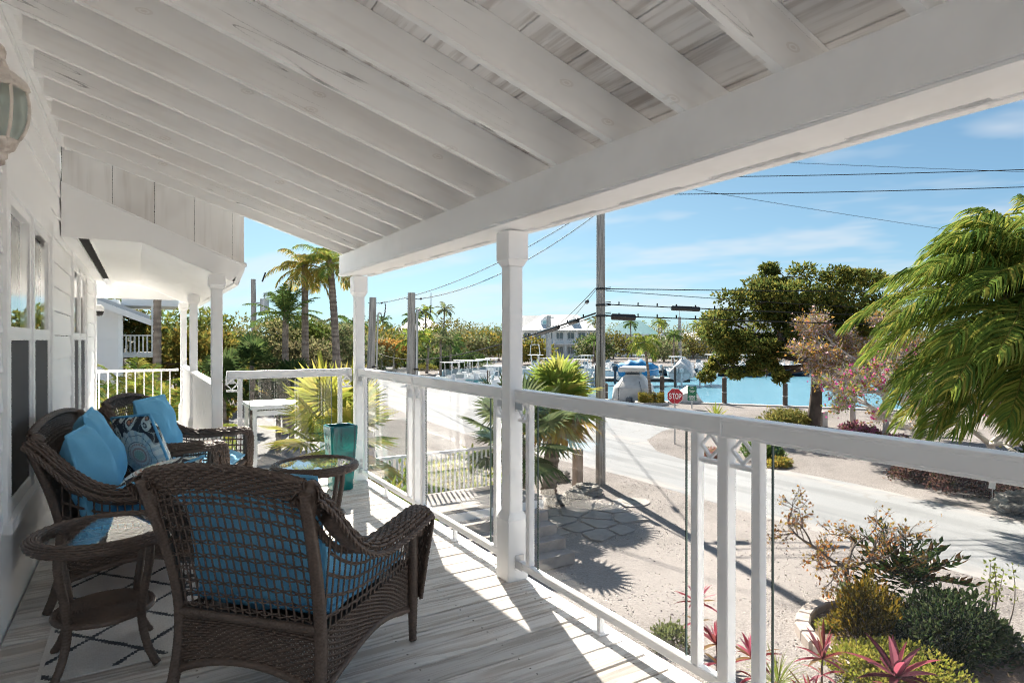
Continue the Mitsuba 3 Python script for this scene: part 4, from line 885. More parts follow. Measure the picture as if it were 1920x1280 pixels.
# fan palms
fan_palm('fan_palm', 'fan palm with yellow green leaves and a thick fibrous trunk beside the flagstones', 9.75, 14.07, 3.1, .19, 32, .58, .88, [(.34, .42, .09), (.26, .35, .08), (.44, .44, .12)], [(.50, .36, .12), (.46, .40, .12)], top=(9.95, 13.9, GZ + 2.7), els=(-1.1, 1.45))
fan_palm('fan_palm', 'grey green fan palm leaning over the yard behind the middle glass rail', 8.0, 12.5, 2.0, .14, 18, .9, .8, [(.15, .20, .10), (.20, .24, .12), (.10, .14, .07)], top=(7.6, 12.2, GZ + 2.1), els=(-.5, 1.3))
fan_palm('fan_palm', 'bright yellow green fan palm right behind the short end rail and planter', 2.40, 8.8, 3.05, .13, 24, .5, .64, [(.42, .43, .08), (.30, .35, .07), (.52, .48, .12)], [(.48, .34, .09), (.40, .36, .10)], els=(-1.0, 1.35), droop=.25, n=30)
fan_palm('fan_palm', 'lower fan palm hugging the foot of the yellow one below the deck', 2.85, 8.2, 1.5, .12, 16, .5, .62, PALM, [(.40, .30, .09)], els=(-.6, 1.3))
gt = 'dark thatch palms beyond the driveway'
for k, (x, y, h) in enumerate(((2.5, 23.6, 3.0), (3.6, 24.8, 3.5), (4.4, 24.0, 2.3), (1.8, 24.6, 2.2), (5.2, 25.6, 2.6))):
    fan_palm('thatch_palm', ('dark fan leaved thatch palm beside the left white post', 'taller dark thatch palm rising over its neighbours behind the end rail', 'low dark thatch palm in front of the olive trees', 'low thatch palm glimpsed left of the white end post', 'thatch palm at the foot of the shortest tall palm')[k], x, y, h, .09, 20, .6, .62, DKG + [(.09, .13, .05)], group=gt, els=(-.5, 1.3), n=18)
# areca clumps behind the picket rail
ga = 'bright palm clumps behind the picket rail'
for k, (x, y, h) in enumerate(((-.75, 16.4, 1.9), (.3, 17.3, 1.7), (-.1, 19.5, 2.3), (1.0, 18.6, 1.2))):
    feather_palm('areca_palm', ('bright arching palm clump against the end of the house wall', 'bright arching palm clump behind the middle of the picket rail', 'taller palm clump rising behind the picket rail', 'low bright palm clump at the right end of the picket rail')[k], (x, y, GZ), (x, y, GZ + h), .07, 20, 1.9, PALM + [(.35, .33, .07)], ga, (0, 0, 0), (0, 0), .5, .045, 30, (.0, 1.4), .75, .5)
# leafy trees
tree('shade_tree', 'big olive green shade tree with a dark trunk by the water', 'tree', 27.86, 17.77, 8.4, .34,
     [(0, 0, 6.2, 2.2, 2.1, 2.0), (-1.7, 1.1, 6.2, 2.1, 2.0, 1.8), (-3.1, 2.0, 5.0, 1.9, 1.8, 1.7), (1.2, -.9, 6.8, 1.8, 1.7, 1.7), (.4, -.3, 4.9, 2.1, 2.0, 1.4), (-2.7, 1.7, 3.7, 1.9, 1.7, 1.3), (-3.6, 2.3, 2.9, 1.3, 1.3, .9), (-1.1, .7, 7.3, 1.5, 1.4, 1.1), (2.2, -1.6, 5.6, 1.6, 1.5, 1.6), (-1.3, .4, 4.3, 1.8, 1.7, 1.3), (-1.9, 1.1, 2.9, 1.2, 1.2, .8)],
     42000, .19, .115, [(.14, .18, .05), (.20, .215, .055), (.10, .145, .045), (.28, .25, .06)], 'bark_dark', fork=.36, lean=(.15, -.1))
def twig_tree(name, label, x, y, h, r0, spread, ntw, nleaf, nfl, cols, fcols, bark='bark_pale', seed=0, leafL=.11, tiers=3, fork=.3, lean=(0, 0), zc=.72, tw=.006):
    """an open tree of bare twigs with scattered leaves and blossoms"""
    t = thing(name, label, 'tree'); tr, tw_, lf, fl = MB(), MB(), MB(), MB(); top = V(x + lean[0], y + lean[1], GZ + h * fork)
    a, p = limb((x, y, GZ - .03), top, r0, r0 * .75, .06, 7, 8); tr.add(*a); ends = []
    def grow(a, d, L, r, lv):
        b = a + d * L; m, p = limb(a, b, r, r * .6, .12, 6, 6 if lv < 2 else 4); tr.add(*m)
        if lv >= tiers: ends.append((p, d)); return
        for q in range(rng.integers(2, 4)): grow(p[rng.integers(3, 6)], unit(d + rng.normal(size=3) * .55 + V(0, 0, .12)) * V(1, 1, .85), L * rng.uniform(.6, .85), r * .6, lv + 1)
    for q in range(4): grow(top, unit(V(math.cos(q * 1.57 + seed), math.sin(q * 1.57 + seed), .75 + rng.normal() * .25) * V(spread / h * 2, spread / h * 2, 1)), h * .26, r0 * .55, 0)
    ends_p = np.vstack([e[0][2:] for e in ends]); ends_d = np.vstack([np.repeat(e[1][None], 4, 0) for e in ends])
    i = rng.integers(0, len(ends_p), ntw); tips = []
    for k in i:
        d = unit(ends_d[k] + rng.normal(size=3) * .7); m, p = limb(ends_p[k], ends_p[k] + d * rng.uniform(.25, .6) * h * .14, tw, tw * .4, .14, 4, 3); tw_.add(*m); tips.append(p)
    tips = np.vstack(tips)
    def at(n): return tips[rng.integers(0, len(tips), n)] + rng.normal(size=(n, 3)) * .05
    if nleaf: leaves(lf, at(nleaf), leafL, leafL * .6, pick(cols, nleaf, .3), .2)
    if nfl: leaves(fl, at(nfl), leafL * .9, leafL * .8, pick(fcols, nfl, .3), .2)
    obj('trunk', tr, bark, t, smooth=True); obj('twig', tw_, bark, t, kind='stuff')
    if nleaf: obj('leaf', lf, 'foliage', t, kind='stuff')
    if nfl: obj('blossom', fl, 'petal', t, kind='stuff')
    return t
PINK = [(.62, .42, .46), (.66, .50, .50), (.60, .38, .44)]; ORG = [(.50, .29, .08), (.42, .32, .08), (.30, .28, .07), (.52, .24, .08)]; MAG = [(.55, .06, .30), (.62, .12, .36)]
twig_tree('bougainvillea_tree', 'twiggy tree of grey pink branches and rust leaves in front of the big shade tree', 28.9, 16.3, 7.0, .15, 3.9, 3800, 4600, 1300, ORG, PINK, seed=.4, leafL=.15, tw=.011)
twig_tree('bougainvillea_tree', 'second twiggy tree with pink blossom, just left of the large wind blown palm', 26.0, 13.4, 7.2, .13, 4.0, 4600, 5400, 1500, ORG, PINK, seed=1.1, leafL=.14, tw=.010)
twig_tree('forked_tree', 'pale forked tree under the large palm with sparse leaves and magenta flowers', 21.9, 10.3, 6.0, .17, 4.2, 3000, 3000, 700, ORG + PALM, MAG, seed=2.0, leafL=.12, fork=.22, tw=.009)
twig_tree('forked_tree', 'bare pale tree beside the road whose twigs shade the asphalt at right', 20.2, 7.6, 4.6, .13, 3.4, 1500, 500, 120, ORG, MAG, seed=.9, leafL=.11, fork=.3, tw=.009)
twig_tree('small_tree', 'small bare tree with orange brown leaves at the edge of the stone ringed bed', 9.66, 5.45, 2.25, .05, 1.7, 900, 800, 0, [(.42, .22, .06), (.36, .26, .06), (.48, .20, .07)], None, 'bark', seed=.3, leafL=.065, fork=.30, tw=.0035, lean=(-.10, .06))
# the planted bed: ring of stone blocks, mulch, shrubs
ec, er = V(9.15, 4.35), V(1.32, 1.32)
obj('garden_soil', sheet(Polygon([(ec[0] + er[0] * math.cos(a), ec[1] + er[1] * math.sin(a)) for a in np.linspace(0, 6.2, 40)]), GZ + .05), 'mulch', kind='structure')
ed = thing('stone_edging', 'curved ring of tan concrete blocks around the planted bed', 'edging')
a = 0.
for k in range(27):
    a = k / 27 * 2 * math.pi; c = ec + er * V(math.cos(a), math.sin(a)) * 1.03
    obj('block', xf(box(-.15, .15, -.10, .10, -.02, .16, .02), mov(c[0], c[1], GZ) @ rotz(a + math.pi / 2 + rng.normal() * .06)), 'edging_stone', ed, smooth=False)
def cycad(x, y, label):
    t = thing('cycad', label, 'shrub')
    for i in range(34):
        az = i * 2.39996; el = .05 + 1.15 * i / 33; d = V(math.cos(az) * math.cos(el), math.sin(az) * math.cos(el), math.sin(el)); L = .85 * rng.uniform(.85, 1.1); p = [V(x, y, GZ + .45)]
        for j in range(9): p.append(p[-1] + d * L / 9); d = unit(d + V(0, 0, -.06))
        p = np.array(p); mb = MB().add(*tube(p, .008, 4, False), c=(.05, .07, .02)); s = unit(np.cross(d, V(0, 0, 1)))
        for j in range(2, 10):
            for sg in (-1, 1): leaves(mb, p[j:j + 1], .20, .065, pick([(.03, .055, .018), (.045, .07, .02), (.09, .055, .025)], 1), 0, (s * sg + unit(p[-1] - p[0]) * .8 + V(0, 0, .35))[None] * 2.2)
        obj('frond', mb, 'foliage', t)
cycad(10.35, 5.0, 'dark green cycad with stiff blunt leaves at the back of the bed')
shrub('ochre_shrub', 'dense ochre and olive shrub in the middle of the stone ringed bed', 'shrub', 9.0, 4.85, (.54, .52, .74), 4600, .10, .035, [(.30, .20, .025), (.22, .17, .025), (.14, .12, .025)], gap=.25, up=1.2)
shrub('round_shrub', 'rounded dark green shrub with glossy leaves at the right of the bed', 'shrub', 9.52, 4.08, (.80, .70, .84), 6500, .10, .042, [(.045, .075, .03), (.065, .095, .04), (.09, .12, .05), (.03, .05, .02)], gap=.22, up=.4)
shrub('low_shrub', 'low bright yellow green ground shrub in front of the darker bushes', 'shrub', 8.15, 4.0, (.95, .75, .42), 6500, .055, .035, [(.36, .36, .06), (.25, .28, .05), (.42, .38, .09)], gap=.25, up=.8)
shrub('low_shrub', 'tiny yellow green plant just inside the stone ring by the small tree', 'shrub', 8.62, 5.28, (.2, .16, .16), 420, .05, .035, [(.36, .36, .06), (.25, .28, .05)])
shrub('low_shrub', 'orange tinted leafy plant in front of the dark cycad', 'shrub', 9.45, 5.05, (.30, .26, .75), 600, .10, .05, [(.40, .20, .05), (.26, .20, .05), (.16, .14, .04)], gap=.4)
shrub('low_shrub', 'thin grey green seedling bush beside the small bare tree', 'shrub', 9.5, 5.5, (.16, .14, .62), 160, .09, .04, [(.20, .24, .12), (.26, .28, .14)], gap=.4)
sp = thing('sapling', 'thin bare sapling with a few green leaves at its tips, right of the bed', 'plant'); mb, lf = MB(), MB()
for q in range(6):
    b = V(10.75, 4.05, GZ) + rng.normal(size=3) * V(.08, .08, 0); e = b + V(rng.normal() * .16, rng.normal() * .16, rng.uniform(.75, 1.15)); m, p = limb(b, e, .010, .004, .06, 8, 4); mb.add(*m)
    leaves(lf, p[4:].repeat(4, 0) + rng.normal(size=(16, 3)) * .035, .075, .045, pick([(.28, .32, .08), (.22, .26, .06)], 16), .6)
obj('stem', mb, 'bark', sp, smooth=True); obj('leaf', lf, 'foliage', sp, kind='stuff')
gc = 'pink cordyline plants below the deck'
for x, y, h, s, lab in ((6.62, 5.92, .62, .34, 'tall pink cordyline on a bare stem below the near glass rail, leftmost of its row'), (6.1, 5.15, .5, .32, 'pink and red cordyline seen between the left baluster and the rail post'), (6.2, 4.7, .5, .34, 'crimson cordyline seen between the rail post and the right baluster'), (7.05, 4.35, .42, .40, 'pink striped cordyline just outside the stone ring'), (6.35, 4.05, .22, .40, 'low magenta cordyline at the bottom edge of the picture'), (7.5, 3.72, .36, .52, 'large purple bronze cordyline in front of the low yellow green shrub')):
    t = thing('cordyline', lab, 'plant', gc); big = s > .5
    st = MB().add(*limb((x, y, GZ), (x + .03, y + .02, GZ + h), .016, .012, .05, 6, 6)[0]); obj('stem', st, 'bark', t, smooth=True)
    cs = [(.20, .06, .09), (.30, .10, .14), (.14, .05, .07), (.45, .12, .16)] if big else [(.46, .14, .20), (.56, .26, .30), (.24, .07, .07), (.32, .22, .12), (.38, .09, .12)]
    obj('rosette', blades((x + .03, y + .02, GZ + h), 20, s, .055 if not big else .10, cs, (-.1, 1.45), .5), 'petal', t)
    obj('lower_rosette', blades((x + .02, y + .01, GZ + h * .55), 7, s * .7, .045, cs, (-.4, .5), .9), 'petal', t)
obj('grass_tuft', blades((6.75, 4.75, GZ), 60, .5, .012, [(.30, .36, .08), (.22, .28, .06)], (.2, 1.4), .9), 'foliage', label='tuft of fine green grass behind the rail baluster', cat='grass tuft')
shrub('low_shrub', 'small grey green shrub under the near glass rail beside the tall cordyline', 'shrub', 6.35, 6.15, (.3, .26, .34), 700, .07, .032, [(.24, .27, .12), (.18, .21, .08)])
shrub('low_shrub', 'round olive shrub on the gravel beside the shade tree trunk', 'shrub', 27.2, 18.7, (1.45, 1.2, .95), 3600, .16, .07, [(.20, .20, .06), (.14, .16, .05), (.30, .26, .08)])
shrub('low_shrub', 'leafy green shrub on the gravel island seen through the rail diamonds', 'shrub', 19.0, 13.9, (.75, .7, .85), 2200, .13, .06, PALMD)
shrub('low_shrub', 'low golden plant at the tip of the gravel island', 'shrub', 18.45, 13.0, (.5, .4, .28), 900, .12, .05, GOLD)
shrub('pink_shrub', 'low pink flowering shrub on the island left of the rail baluster', 'shrub', 17.4, 14.9, (.6, .55, .42), 1500, .09, .06, [(.45, .20, .22), (.32, .18, .14), (.20, .16, .07)], mat_='petal')
obj('agave', blades((26.4, 22.3, GZ), 34, .95, .10, [(.28, .33, .06), (.22, .27, .06), (.40, .38, .08)], (.1, 1.4), .25), 'foliage', label='spiky yellow green agave on the gravel above the near rail', cat='agave')
for k, (x, y, r, lab) in enumerate(((20.2, 9.4, (1.0, .8, .85), 'dark wine coloured shrub below the near rail, left of the magenta blooms'), (19.9, 8.2, (.95, .8, .8), 'shrub with a bright magenta bloom under the pale forked tree'), (20.1, 6.7, (1.2, 1.0, .9), 'dark wine coloured shrub behind the small white tag'), (19.6, 5.2, (1.2, 1.0, .85), 'dark shrub beside the grey rock at the right edge'))):
    shrub('wine_shrub', lab, 'shrub', x, y, r, 2600, .10, .055, [(.10, .05, .05), (.16, .08, .07), (.07, .06, .03), (.20, .12, .09)], 'wine coloured shrubs along the road')
mb = MB(); p, d = blob_pts((19.6, 8.1, GZ + .8), (.4, .35, .35), 420, .4, .3, 3); leaves(mb, p, .09, .08, pick(MAG, len(p)), .4); obj('blossom', mb, 'petal', 'wine_shrub_001', label='bright magenta bloom')
for k, (x, y, r) in enumerate(((27.6, 15.6, .8), (26.6, 14.4, .9), (25.2, 12.6, 1.0), (23.9, 11.6, .9), (23.6, 9.6, 1.0))):
    shrub('pink_shrub', ('low pink shrub at the foot of the twiggy trees, farthest left', 'low pink shrub between the twiggy tree trunks', 'pink flowering shrub left of the pale forked trunk', 'pink flowering shrub behind the pale forked trunk', 'pink flowering shrub under the palm fronds at right')[k], 'shrub', x, y, (r, r * .8, .62), 1300, .12, .08, [(.55, .25, .30), (.48, .30, .28), (.24, .18, .08), (.62, .16, .34)], 'pink shrubs across the road', mat_='petal')
shrub('low_shrub', 'dark leafy bush at the far right edge behind the palm', 'shrub', 24.5, 7.4, (1.3, 1.2, 1.5), 3000, .2, .10, DKG)

# olive and orange trees at the left, beyond the driveway
gb = 'leafy trees beyond the driveway'
cfg = ((6.4, 43, 6.0, 3.4, [(.25, .24, .11), (.20, .21, .10), (.33, .29, .14), (.15, .18, .07)], 'wide olive and rust coloured tree behind the tall palms'), (3.0, 41, 6.6, 3.0, [(.10, .14, .03), (.16, .19, .04), (.22, .22, .05)], 'green round topped tree left of the far transformer pole'), (9.4, 47, 7.2, 2.6, [(.10, .14, .03), (.14, .17, .04)], 'fresh green tree under the transformer pole'), (9.0, 40, 4.4, 2.8, [(.28, .24, .13), (.22, .21, .11), (.16, .17, .08)], 'brownish tree between the first two tall palms'), (2.8, 37, 5.6, 2.6, OLIVE, 'dull olive tree behind the side porch posts'), (-.4, 40, 7.2, 3.0, OLIVE + DKG, 'open branched tree above the neighbour balcony'), (13.5, 50, 5.8, 3.0, FAR, 'grey green tree right of the tall palms'), (3.4, 31, 3.4, 2.0, [(.34, .24, .08), (.24, .25, .07), (.14, .19, .05), (.12, .16, .05)], 'orange leaved bush tree behind the thin palm trunk'), (1.2, 26.5, 2.7, 1.7, [(.46, .27, .07), (.28, .28, .06), (.14, .20, .05), (.20, .26, .06)], 'orange and green croton like bush behind the picket rail'))
for x, y, h, r, cols, lab in cfg:
    tree('leafy_tree', lab, 'tree', x, y, h, .16, [(0, 0, h * .68, r, r, h * .33), (-r * .6, .4, h * .52, r * .7, r * .7, h * .26), (r * .6, -.4, h * .55, r * .7, r * .7, h * .27)], 5200, .26, .15, cols, group=gb, lobes=True)
# ------------------------------------------------------------------ yard: stones, posts, signs, poles, wires
fp = 'path'; tag(fp, kind='structure')
from scipy.spatial import Voronoi
q_ = np.stack(np.meshgrid(np.arange(9), np.arange(9), indexing='ij'), -1).reshape(-1, 2) + rng.uniform(-.34, .34, (81, 2)); vo = Voronoi(q_ * [.72, .62] + [6.4, 8.6])
for k, rgn in enumerate(vo.point_region):
    r_ = vo.regions[rgn]
    if -1 in r_ or not len(r_): continue
    pg = Polygon(vo.vertices[r_]); cx, cy = pg.centroid.x, pg.centroid.y
    if ((cx - 8.95) / 1.35) ** 2 + ((cy - 11.5) / 1.35) ** 2 > 1 or pg.area > 1: continue
    pg = pg.buffer(-.10).buffer(.055)
    if pg.is_empty or pg.geom_type != 'Polygon': continue
    obj('flagstone', prism(pg, 'z', GZ - .02, GZ + .02 + rng.uniform(0, .03)), 'flagstone', fp)
cv = thing('utility_cover', 'pale oval concrete utility cover set in the gravel, crossed by the pole shadow', 'cover')
obj('slab', xf(prism(Point(0, 0).buffer(.62, 24), 'z', 0, .03), mov(11.05, 12.1, GZ) @ scl(.85, .68, 1)), 'flagstone', cv)
obj('lid', prism(Point(11.05, 12.1).buffer(.24, 24), 'z', GZ + .031, GZ + .04), 'rock_grey', cv)
gr_ = 'rough grey rocks around the fan palm'
for x, y, r, lab in ((10.55, 13.35, .42, 'rough dark rock right of the fan palm trunk'), (10.05, 13.25, .32, 'pitted rock between the fan palm and the wooden stump'), (10.9, 15.2, .38, 'low rock behind the wooden stump'), (9.3, 13.0, .30, 'pale rock left of the fan palm trunk')):
    obj('rock', lumpy((x, y, GZ + r * .25), (r, r * .75, r * .5), 4, .35, 2.4, int(x * 100)), 'rock_grey', smooth=True, label=lab, cat='rock', group=gr_)
obj('rock', lumpy((18.75, 6.4, GZ + .15), (.62, .5, .32), 4, .35, 2.4, 9), 'rock_grey', smooth=True, label='pale pitted boulder beside the road at the right edge', cat='rock')
obj('wood_stump', box(10.78, 11.02, 14.1, 14.34, GZ - .02, GZ + 1.12, .02), 'wood_post', label='short square wooden post between the fan palm and the tall pole', cat='post')
def wire(p, q, sag, r=.011, n=24):
    t = np.linspace(0, 1, n)[:, None]; return tube(V(*p) * (1 - t) + V(*q) * t - V(0, 0, sag) * (4 * t * (1 - t)), r, 5, True)
PX, PY = 11.7, 14.15
mp = thing('utility_pole', 'tall weathered wooden utility pole rising from the gravel yard into the porch roof line', 'pole')
obj('shaft', tube([(PX, PY, GZ - .2), (PX, PY, GZ + 10)], [.15, .115], 16), 'pole_wood', mp, smooth=45)
for z, n in ((2.9, 2), (2.42, 3), (2.1, 3), (6.2, 2)):
    obj('clamp', cat_mb(lathe([(.132, -.03), (.15, -.03), (.15, .03), (.132, .03)], 14, (PX, PY, z)), *[tube([(PX + .13, PY, z - .02 + .05 * j), (PX + .26, PY - .16, z + .05 * j)], .012, 5) for j in range(n)]), 'cable_black', mp)
obj('riser_cable', tube([(PX - .10, PY - .11, 2.1), (PX - .105, PY - .115, 1.2), (PX - .11, PY - .12, .6)], .012, 5), 'cable_black', mp)
gw = 'overhead cables on the tall pole'
R0 = lambda z: (PX + .12, PY - .1, z)
E1 = V(.854, -.52)
def cable(label, p, q, sag, r=.012, boxes=(), ties=0):
    t = thing('overhead_cable', label, 'cable', gw); obj('line', wire(p, q, sag, r), 'cable_black', t, smooth=True)
    f = lambda u: V(*p) * (1 - u) + V(*q) * u - V(0, 0, sag) * 4 * u * (1 - u)
    for u0, u1, rr in boxes: obj('splice_case', tube([f(u0) - (0, 0, .02), f(u0 + .001) - (0, 0, .02), f((u0 + u1) / 2) - (0, 0, .02), f(u1 - .001) - (0, 0, .02), f(u1) - (0, 0, .02)], [rr * .7, rr, rr, rr, rr * .7], 10), 'black_plastic', t, smooth=45, label='black tubular splice case')
    for k in range(ties): obj('spacer_tie', box(*np.ravel(np.column_stack([f(.015 + k * .022) - .014, f(.015 + k * .022) + V(.014, .014, .10)]))), 'cable_black', t)
q = lambda s, z: (PX + E1[0] * s, PY + E1[1] * s, z)
cable('upper nearly level cable running right from the tall pole past the shade tree', R0(2.9), q(26, 3.0), .12, .014)
cable('sagging cable looping down from the top clamp to the right', R0(2.85), q(26, 1.85), .25, .010)
cable('cable with a long black splice case right of the tall pole', R0(2.44), q(26, 1.72), .12, .016, ((.075, .108, .075),), 7)
cable('lowest right hand cable with a fat black splice case beside the pole', R0(2.10), q(26, 1.55), .10, .018, ((.006, .034, .10),), 6)
L0 = lambda z: (PX - .12, PY + .1, z)
cable('thick black cable dropping left from the pole with two splice cases', L0(2.18), (22., 66., .2), 1.2, .028, ((.05, .085, .075), (.022, .034, .085)), 5)
cable('second cable dropping left under the thick one', L0(2.10), (22., 66., .05), 1.3, .012)
cable('thin cable running left from the pole to the far grey pole', L0(2.92), (57, 82, 3.6), .5, .014)
cable('stay cable slanting left behind the centre post', L0(2.85), (57, 82, 3.3), .9, .009, ((.036, .042, .07),))
for k, (a, b, s, r, lab) in enumerate(((6.2, (30.2, -2.6, 6.0), .25, .012, 'highest wire crossing the sky at right'), (5.7, (30.2, -2.6, 5.6), .25, .012, 'second wire crossing the sky at right, above the palm'), (6.3, (52, 8, 5.6), .3, .008, 'faint wire slanting down across the sky to the right'), (6.9, (52, -6, 7.0), .3, .007, 'faintest wire high above the large palm'))):
    cable(lab, (PX + .1, PY - .08, a), b, s, r)
gp = 'short service poles behind the middle rail'
for x, y, tx, h, lab, b in ((7.65, 23.4, .18, 5.95, 'grey leaning service pole just right of the far corner post', 0), (8.3, 20.7, .06, 5.98, 'service pole with a pale metal conduit, between the two porch posts', 1)):
    t = thing('service_pole', lab, 'pole', gp)
    obj('shaft', tube([(x, y, GZ - .1), (x + tx, y, GZ + h)], [.17, .135], 14), 'pole_wood', t, smooth=45)
    obj('conduit', cat_mb(tube([(x + .20, y - .08, GZ), (x + tx + .17, y - .08, GZ + h - .9), (x + tx + .18, y - .08, GZ + h - .70), (x + tx + .20, y - .08, GZ + h - .62), (x + tx + .25, y - .09, GZ + h - .60), (x + tx + .30, y - .10, GZ + h - .66)], .055 if b else .035, 8)), 'galvanised', t, smooth=True)
    obj('conduit_strap', box(x + .08, x + .27, y - .16, y - .02, GZ + 3.2, GZ + 3.26), 'cable_black', t)
    obj('insulator', cat_mb(tube([(x + tx - .2, y, GZ + h - .22), (x + tx + .32, y, GZ + h - .22)], .014, 5), sphere((x + tx + .36, y, GZ + h - .2), .045)), 'cable_black', t)
    top = V(x + tx + .36, y, GZ + h - .2)
    cable(('service wire from the leaning pole up to the tall pole', 'service wire from the conduit pole up to the tall pole')[b], top, (PX - .1, PY, 5.4 - .25 * b), .45, .013)
    obj('drip_loop', cat_mb(*[tube(spline([top + V(.06 + .3 * b, -.1, .05 + .18 * b), top + V(.12 + .25 * b, -.05, -.25 - .1 * j), top + V(.28 * b + .05, 0, -.55 - .1 * j), top + V(-.06, -.1, -.40)], 14), .009, 4) for j in range(3)]), 'cable_black', t)
# signs
st = thing('stop_sign', 'red octagonal stop sign on a thin post on the gravel island', 'sign')
SX, SY = 18.8, 17.97; fx = math.atan2(-SX, -SY)                 # the sign faces the porch
MS = mov(SX, SY, GZ + 1.97) @ rotz(math.atan2(SX, -SY) if False else -math.atan2(SX, SY)) @ rotx(math.pi / 2)   # local xy plane -> upright, +z towards the porch
octa = lambda r: Polygon([(r / math.cos(math.pi / 8) * math.cos(math.pi / 8 + k * math.pi / 4), r / math.cos(math.pi / 8) * math.sin(math.pi / 8 + k * math.pi / 4)) for k in range(8)])
obj('post', box(SX - .02, SX + .04, SY + .01, SY + .05, GZ - .05, GZ + 2.25), 'galvanised', st)
obj('border', xf(prism(octa(.315), 'z', -.006, 0), MS), 'sign_white', st); obj('plate', xf(prism(octa(.298), 'z', 0, .003), MS), 'sign_red', st)
def lettering(text, h, M, bs, parent, cx=0, cy=0, bold=True, name='lettering'):
    m = meshkit.text_mesh(text, h, .003, bold); v = np.array(m.vertices); v[:, 0] -= (v[:, 0].min() + v[:, 0].max()) / 2; v[:, 1] -= (v[:, 1].min() + v[:, 1].max()) / 2; v += [cx, cy, 0]
    obj(name, xf((v, np.array(m.faces)), M), bs, parent, label=f'white letters {text}')
v0 = meshkit.text_mesh('STOP', .20, .003, True); sx = .50 / (v0.bounds[1][0] - v0.bounds[0][0])
lettering('STOP', .20, MS @ mov(0, 0, .0031) @ scl(sx, 1.1, 1), 'sign_white', st)
gs = thing('notice_sign', 'small green notice sign with white lines near the seawall', 'sign'); MG = mov(29.3, 26.6, GZ + .52) @ rotz(-math.atan2(29.3, 26.6)) @ rotx(math.pi / 2)
obj('post', box(29.32, 29.38, 26.64, 26.7, GZ - .05, GZ + 1.0), 'galvanised', gs); obj('plate', xf(box(-.27, .27, -.02, .88, -.006, .0), MG), 'sign_green', gs)
for k, (w, y) in enumerate(((.20, .78), (.36, .60), (.22, .50), (.40, .28), (.38, .20), (.34, .12), (.36, .05))): obj('text_line', xf(box(-w / 2, w / 2, y - .018, y + .018, 0, .003), MG), 'sign_white', gs)
tg = thing('plant_tag', 'small white tag on a stake in front of the wine coloured shrubs', 'tag')
obj('plate', xf(box(-.07, .07, -.005, .005, -.13, .13), mov(18.9, 7.05, GZ + .55) @ rotz(-1.1) @ roty(.12)), 'sign_white', tg); obj('stake', tube([(18.9, 7.05, GZ - .02), (18.9, 7.05, GZ + .44)], .012, 5), 'galvanised', tg)
obj('utility_box', box(28.5, 28.95, 17.6, 17.9, GZ, GZ + .75, .02), 'concrete', label='small grey utility box right of the shade tree trunk', cat='box')
# white shelter, notice board, fence and stair behind the end rail
sh = thing('white_shelter', 'white flat topped open shelter on the dark driveway behind the end rail', 'shelter'); bx_, by_ = 3.7, 19.6
obj('flat_roof', box(bx_ - 1.0, bx_ + 1.1, by_ - .9, by_ + .9, -.62, -.50, .01), 'house_white', sh)
for dx, dy in ((-.9, -.8), (1.0, -.8), (-.9, .8), (1.0, .8)): obj('post', box(bx_ + dx - .05, bx_ + dx + .05, by_ + dy - .05, by_ + dy + .05, GZ, -.621), 'house_white', sh)
obj('beam', box(bx_ - .849, bx_ + .949, by_ - .84, by_ - .76, -.80, -.66), 'house_white', sh)
nb_ = thing('notice_board', 'blank white notice board on dark legs beside the white shelter', 'board'); 
obj('panel', box(5.3, 5.95, 19.5, 19.54, -.95, -.12, .005), 'sign_white', nb_)
for x in (5.27, 5.98): obj('leg', box(x - .02, x + .02, 19.5, 19.54, GZ, -.08), 'cable_black', nb_)
pf = thing('picket_fence', 'low white picket fence beyond the driveway behind the end rail', 'fence')
for k in range(26): obj('picket', box(.6 + k * .11, .66 + k * .11, 22.3, 22.325, GZ + .05, GZ + 1.0), 'house_white', pf)
obj('fence_rail', box(.55, 3.5, 22.33, 22.37, GZ + .2, GZ + .28), 'house_white', pf); obj('fence_rail', box(.55, 3.5, 22.33, 22.37, GZ + .75, GZ + .83), 'house_white', pf)
sl = thing('stair_landing', 'white picket stair landing below the deck behind the middle glass rail', 'stairs')
obj('platform', box(4.0, 7.2, 10.6, 12.0, GZ + .95, GZ + 1.02), 'flagstone', sl)
for k in range(4): obj('step', box(4.1 + .05 * k, 7.1, 10.25 - k * .3, 10.55 - k * .3, GZ + .02, GZ + .80 - k * .19), 'flagstone', sl)
for k in range(29): obj('picket', box(4.05 + k * .11, 4.085 + k * .11, 11.94, 11.965, GZ + 1.04, GZ + 1.85), 'house_white', sl)
obj('handrail', box(4.0, 7.2, 11.92, 11.99, GZ + 1.855, GZ + 1.91), 'house_white', sl); obj('skirt_board', box(4.0, 7.2, 10.56, 10.6, GZ + .5, GZ + .95), 'house_white', sl)
gh = 'leafy plants below the middle rail'
for x, y, r, lab in ((5.3, 13.2, 1.4, 'sunlit leafy bush behind the stair landing, left one'), (6.9, 13.6, 1.4, 'sunlit leafy bush behind the stair landing, right one'), (3.6, 12.6, .9, 'leafy bush below the corner of the deck')):
    shrub('leafy_bush', lab, 'bush', x, y, (r, r * .8, 1.5), 2600, .13, .075, PALM, gh)
shrub('low_shrub', 'low yellow green shrub below the end rail beside the driveway', 'shrub', 1.2, 9.2, (.9, .7, 2.0), 2600, .10, .06, [(.38, .38, .08), (.28, .30, .06)])
shrub('low_shrub', 'sparse light green twigs rising left of the round table, behind the end rail', 'shrub', .95, 8.0, (.35, .3, 2.75), 220, .10, .06, [(.42, .44, .10), (.34, .38, .08)], gap=.4)

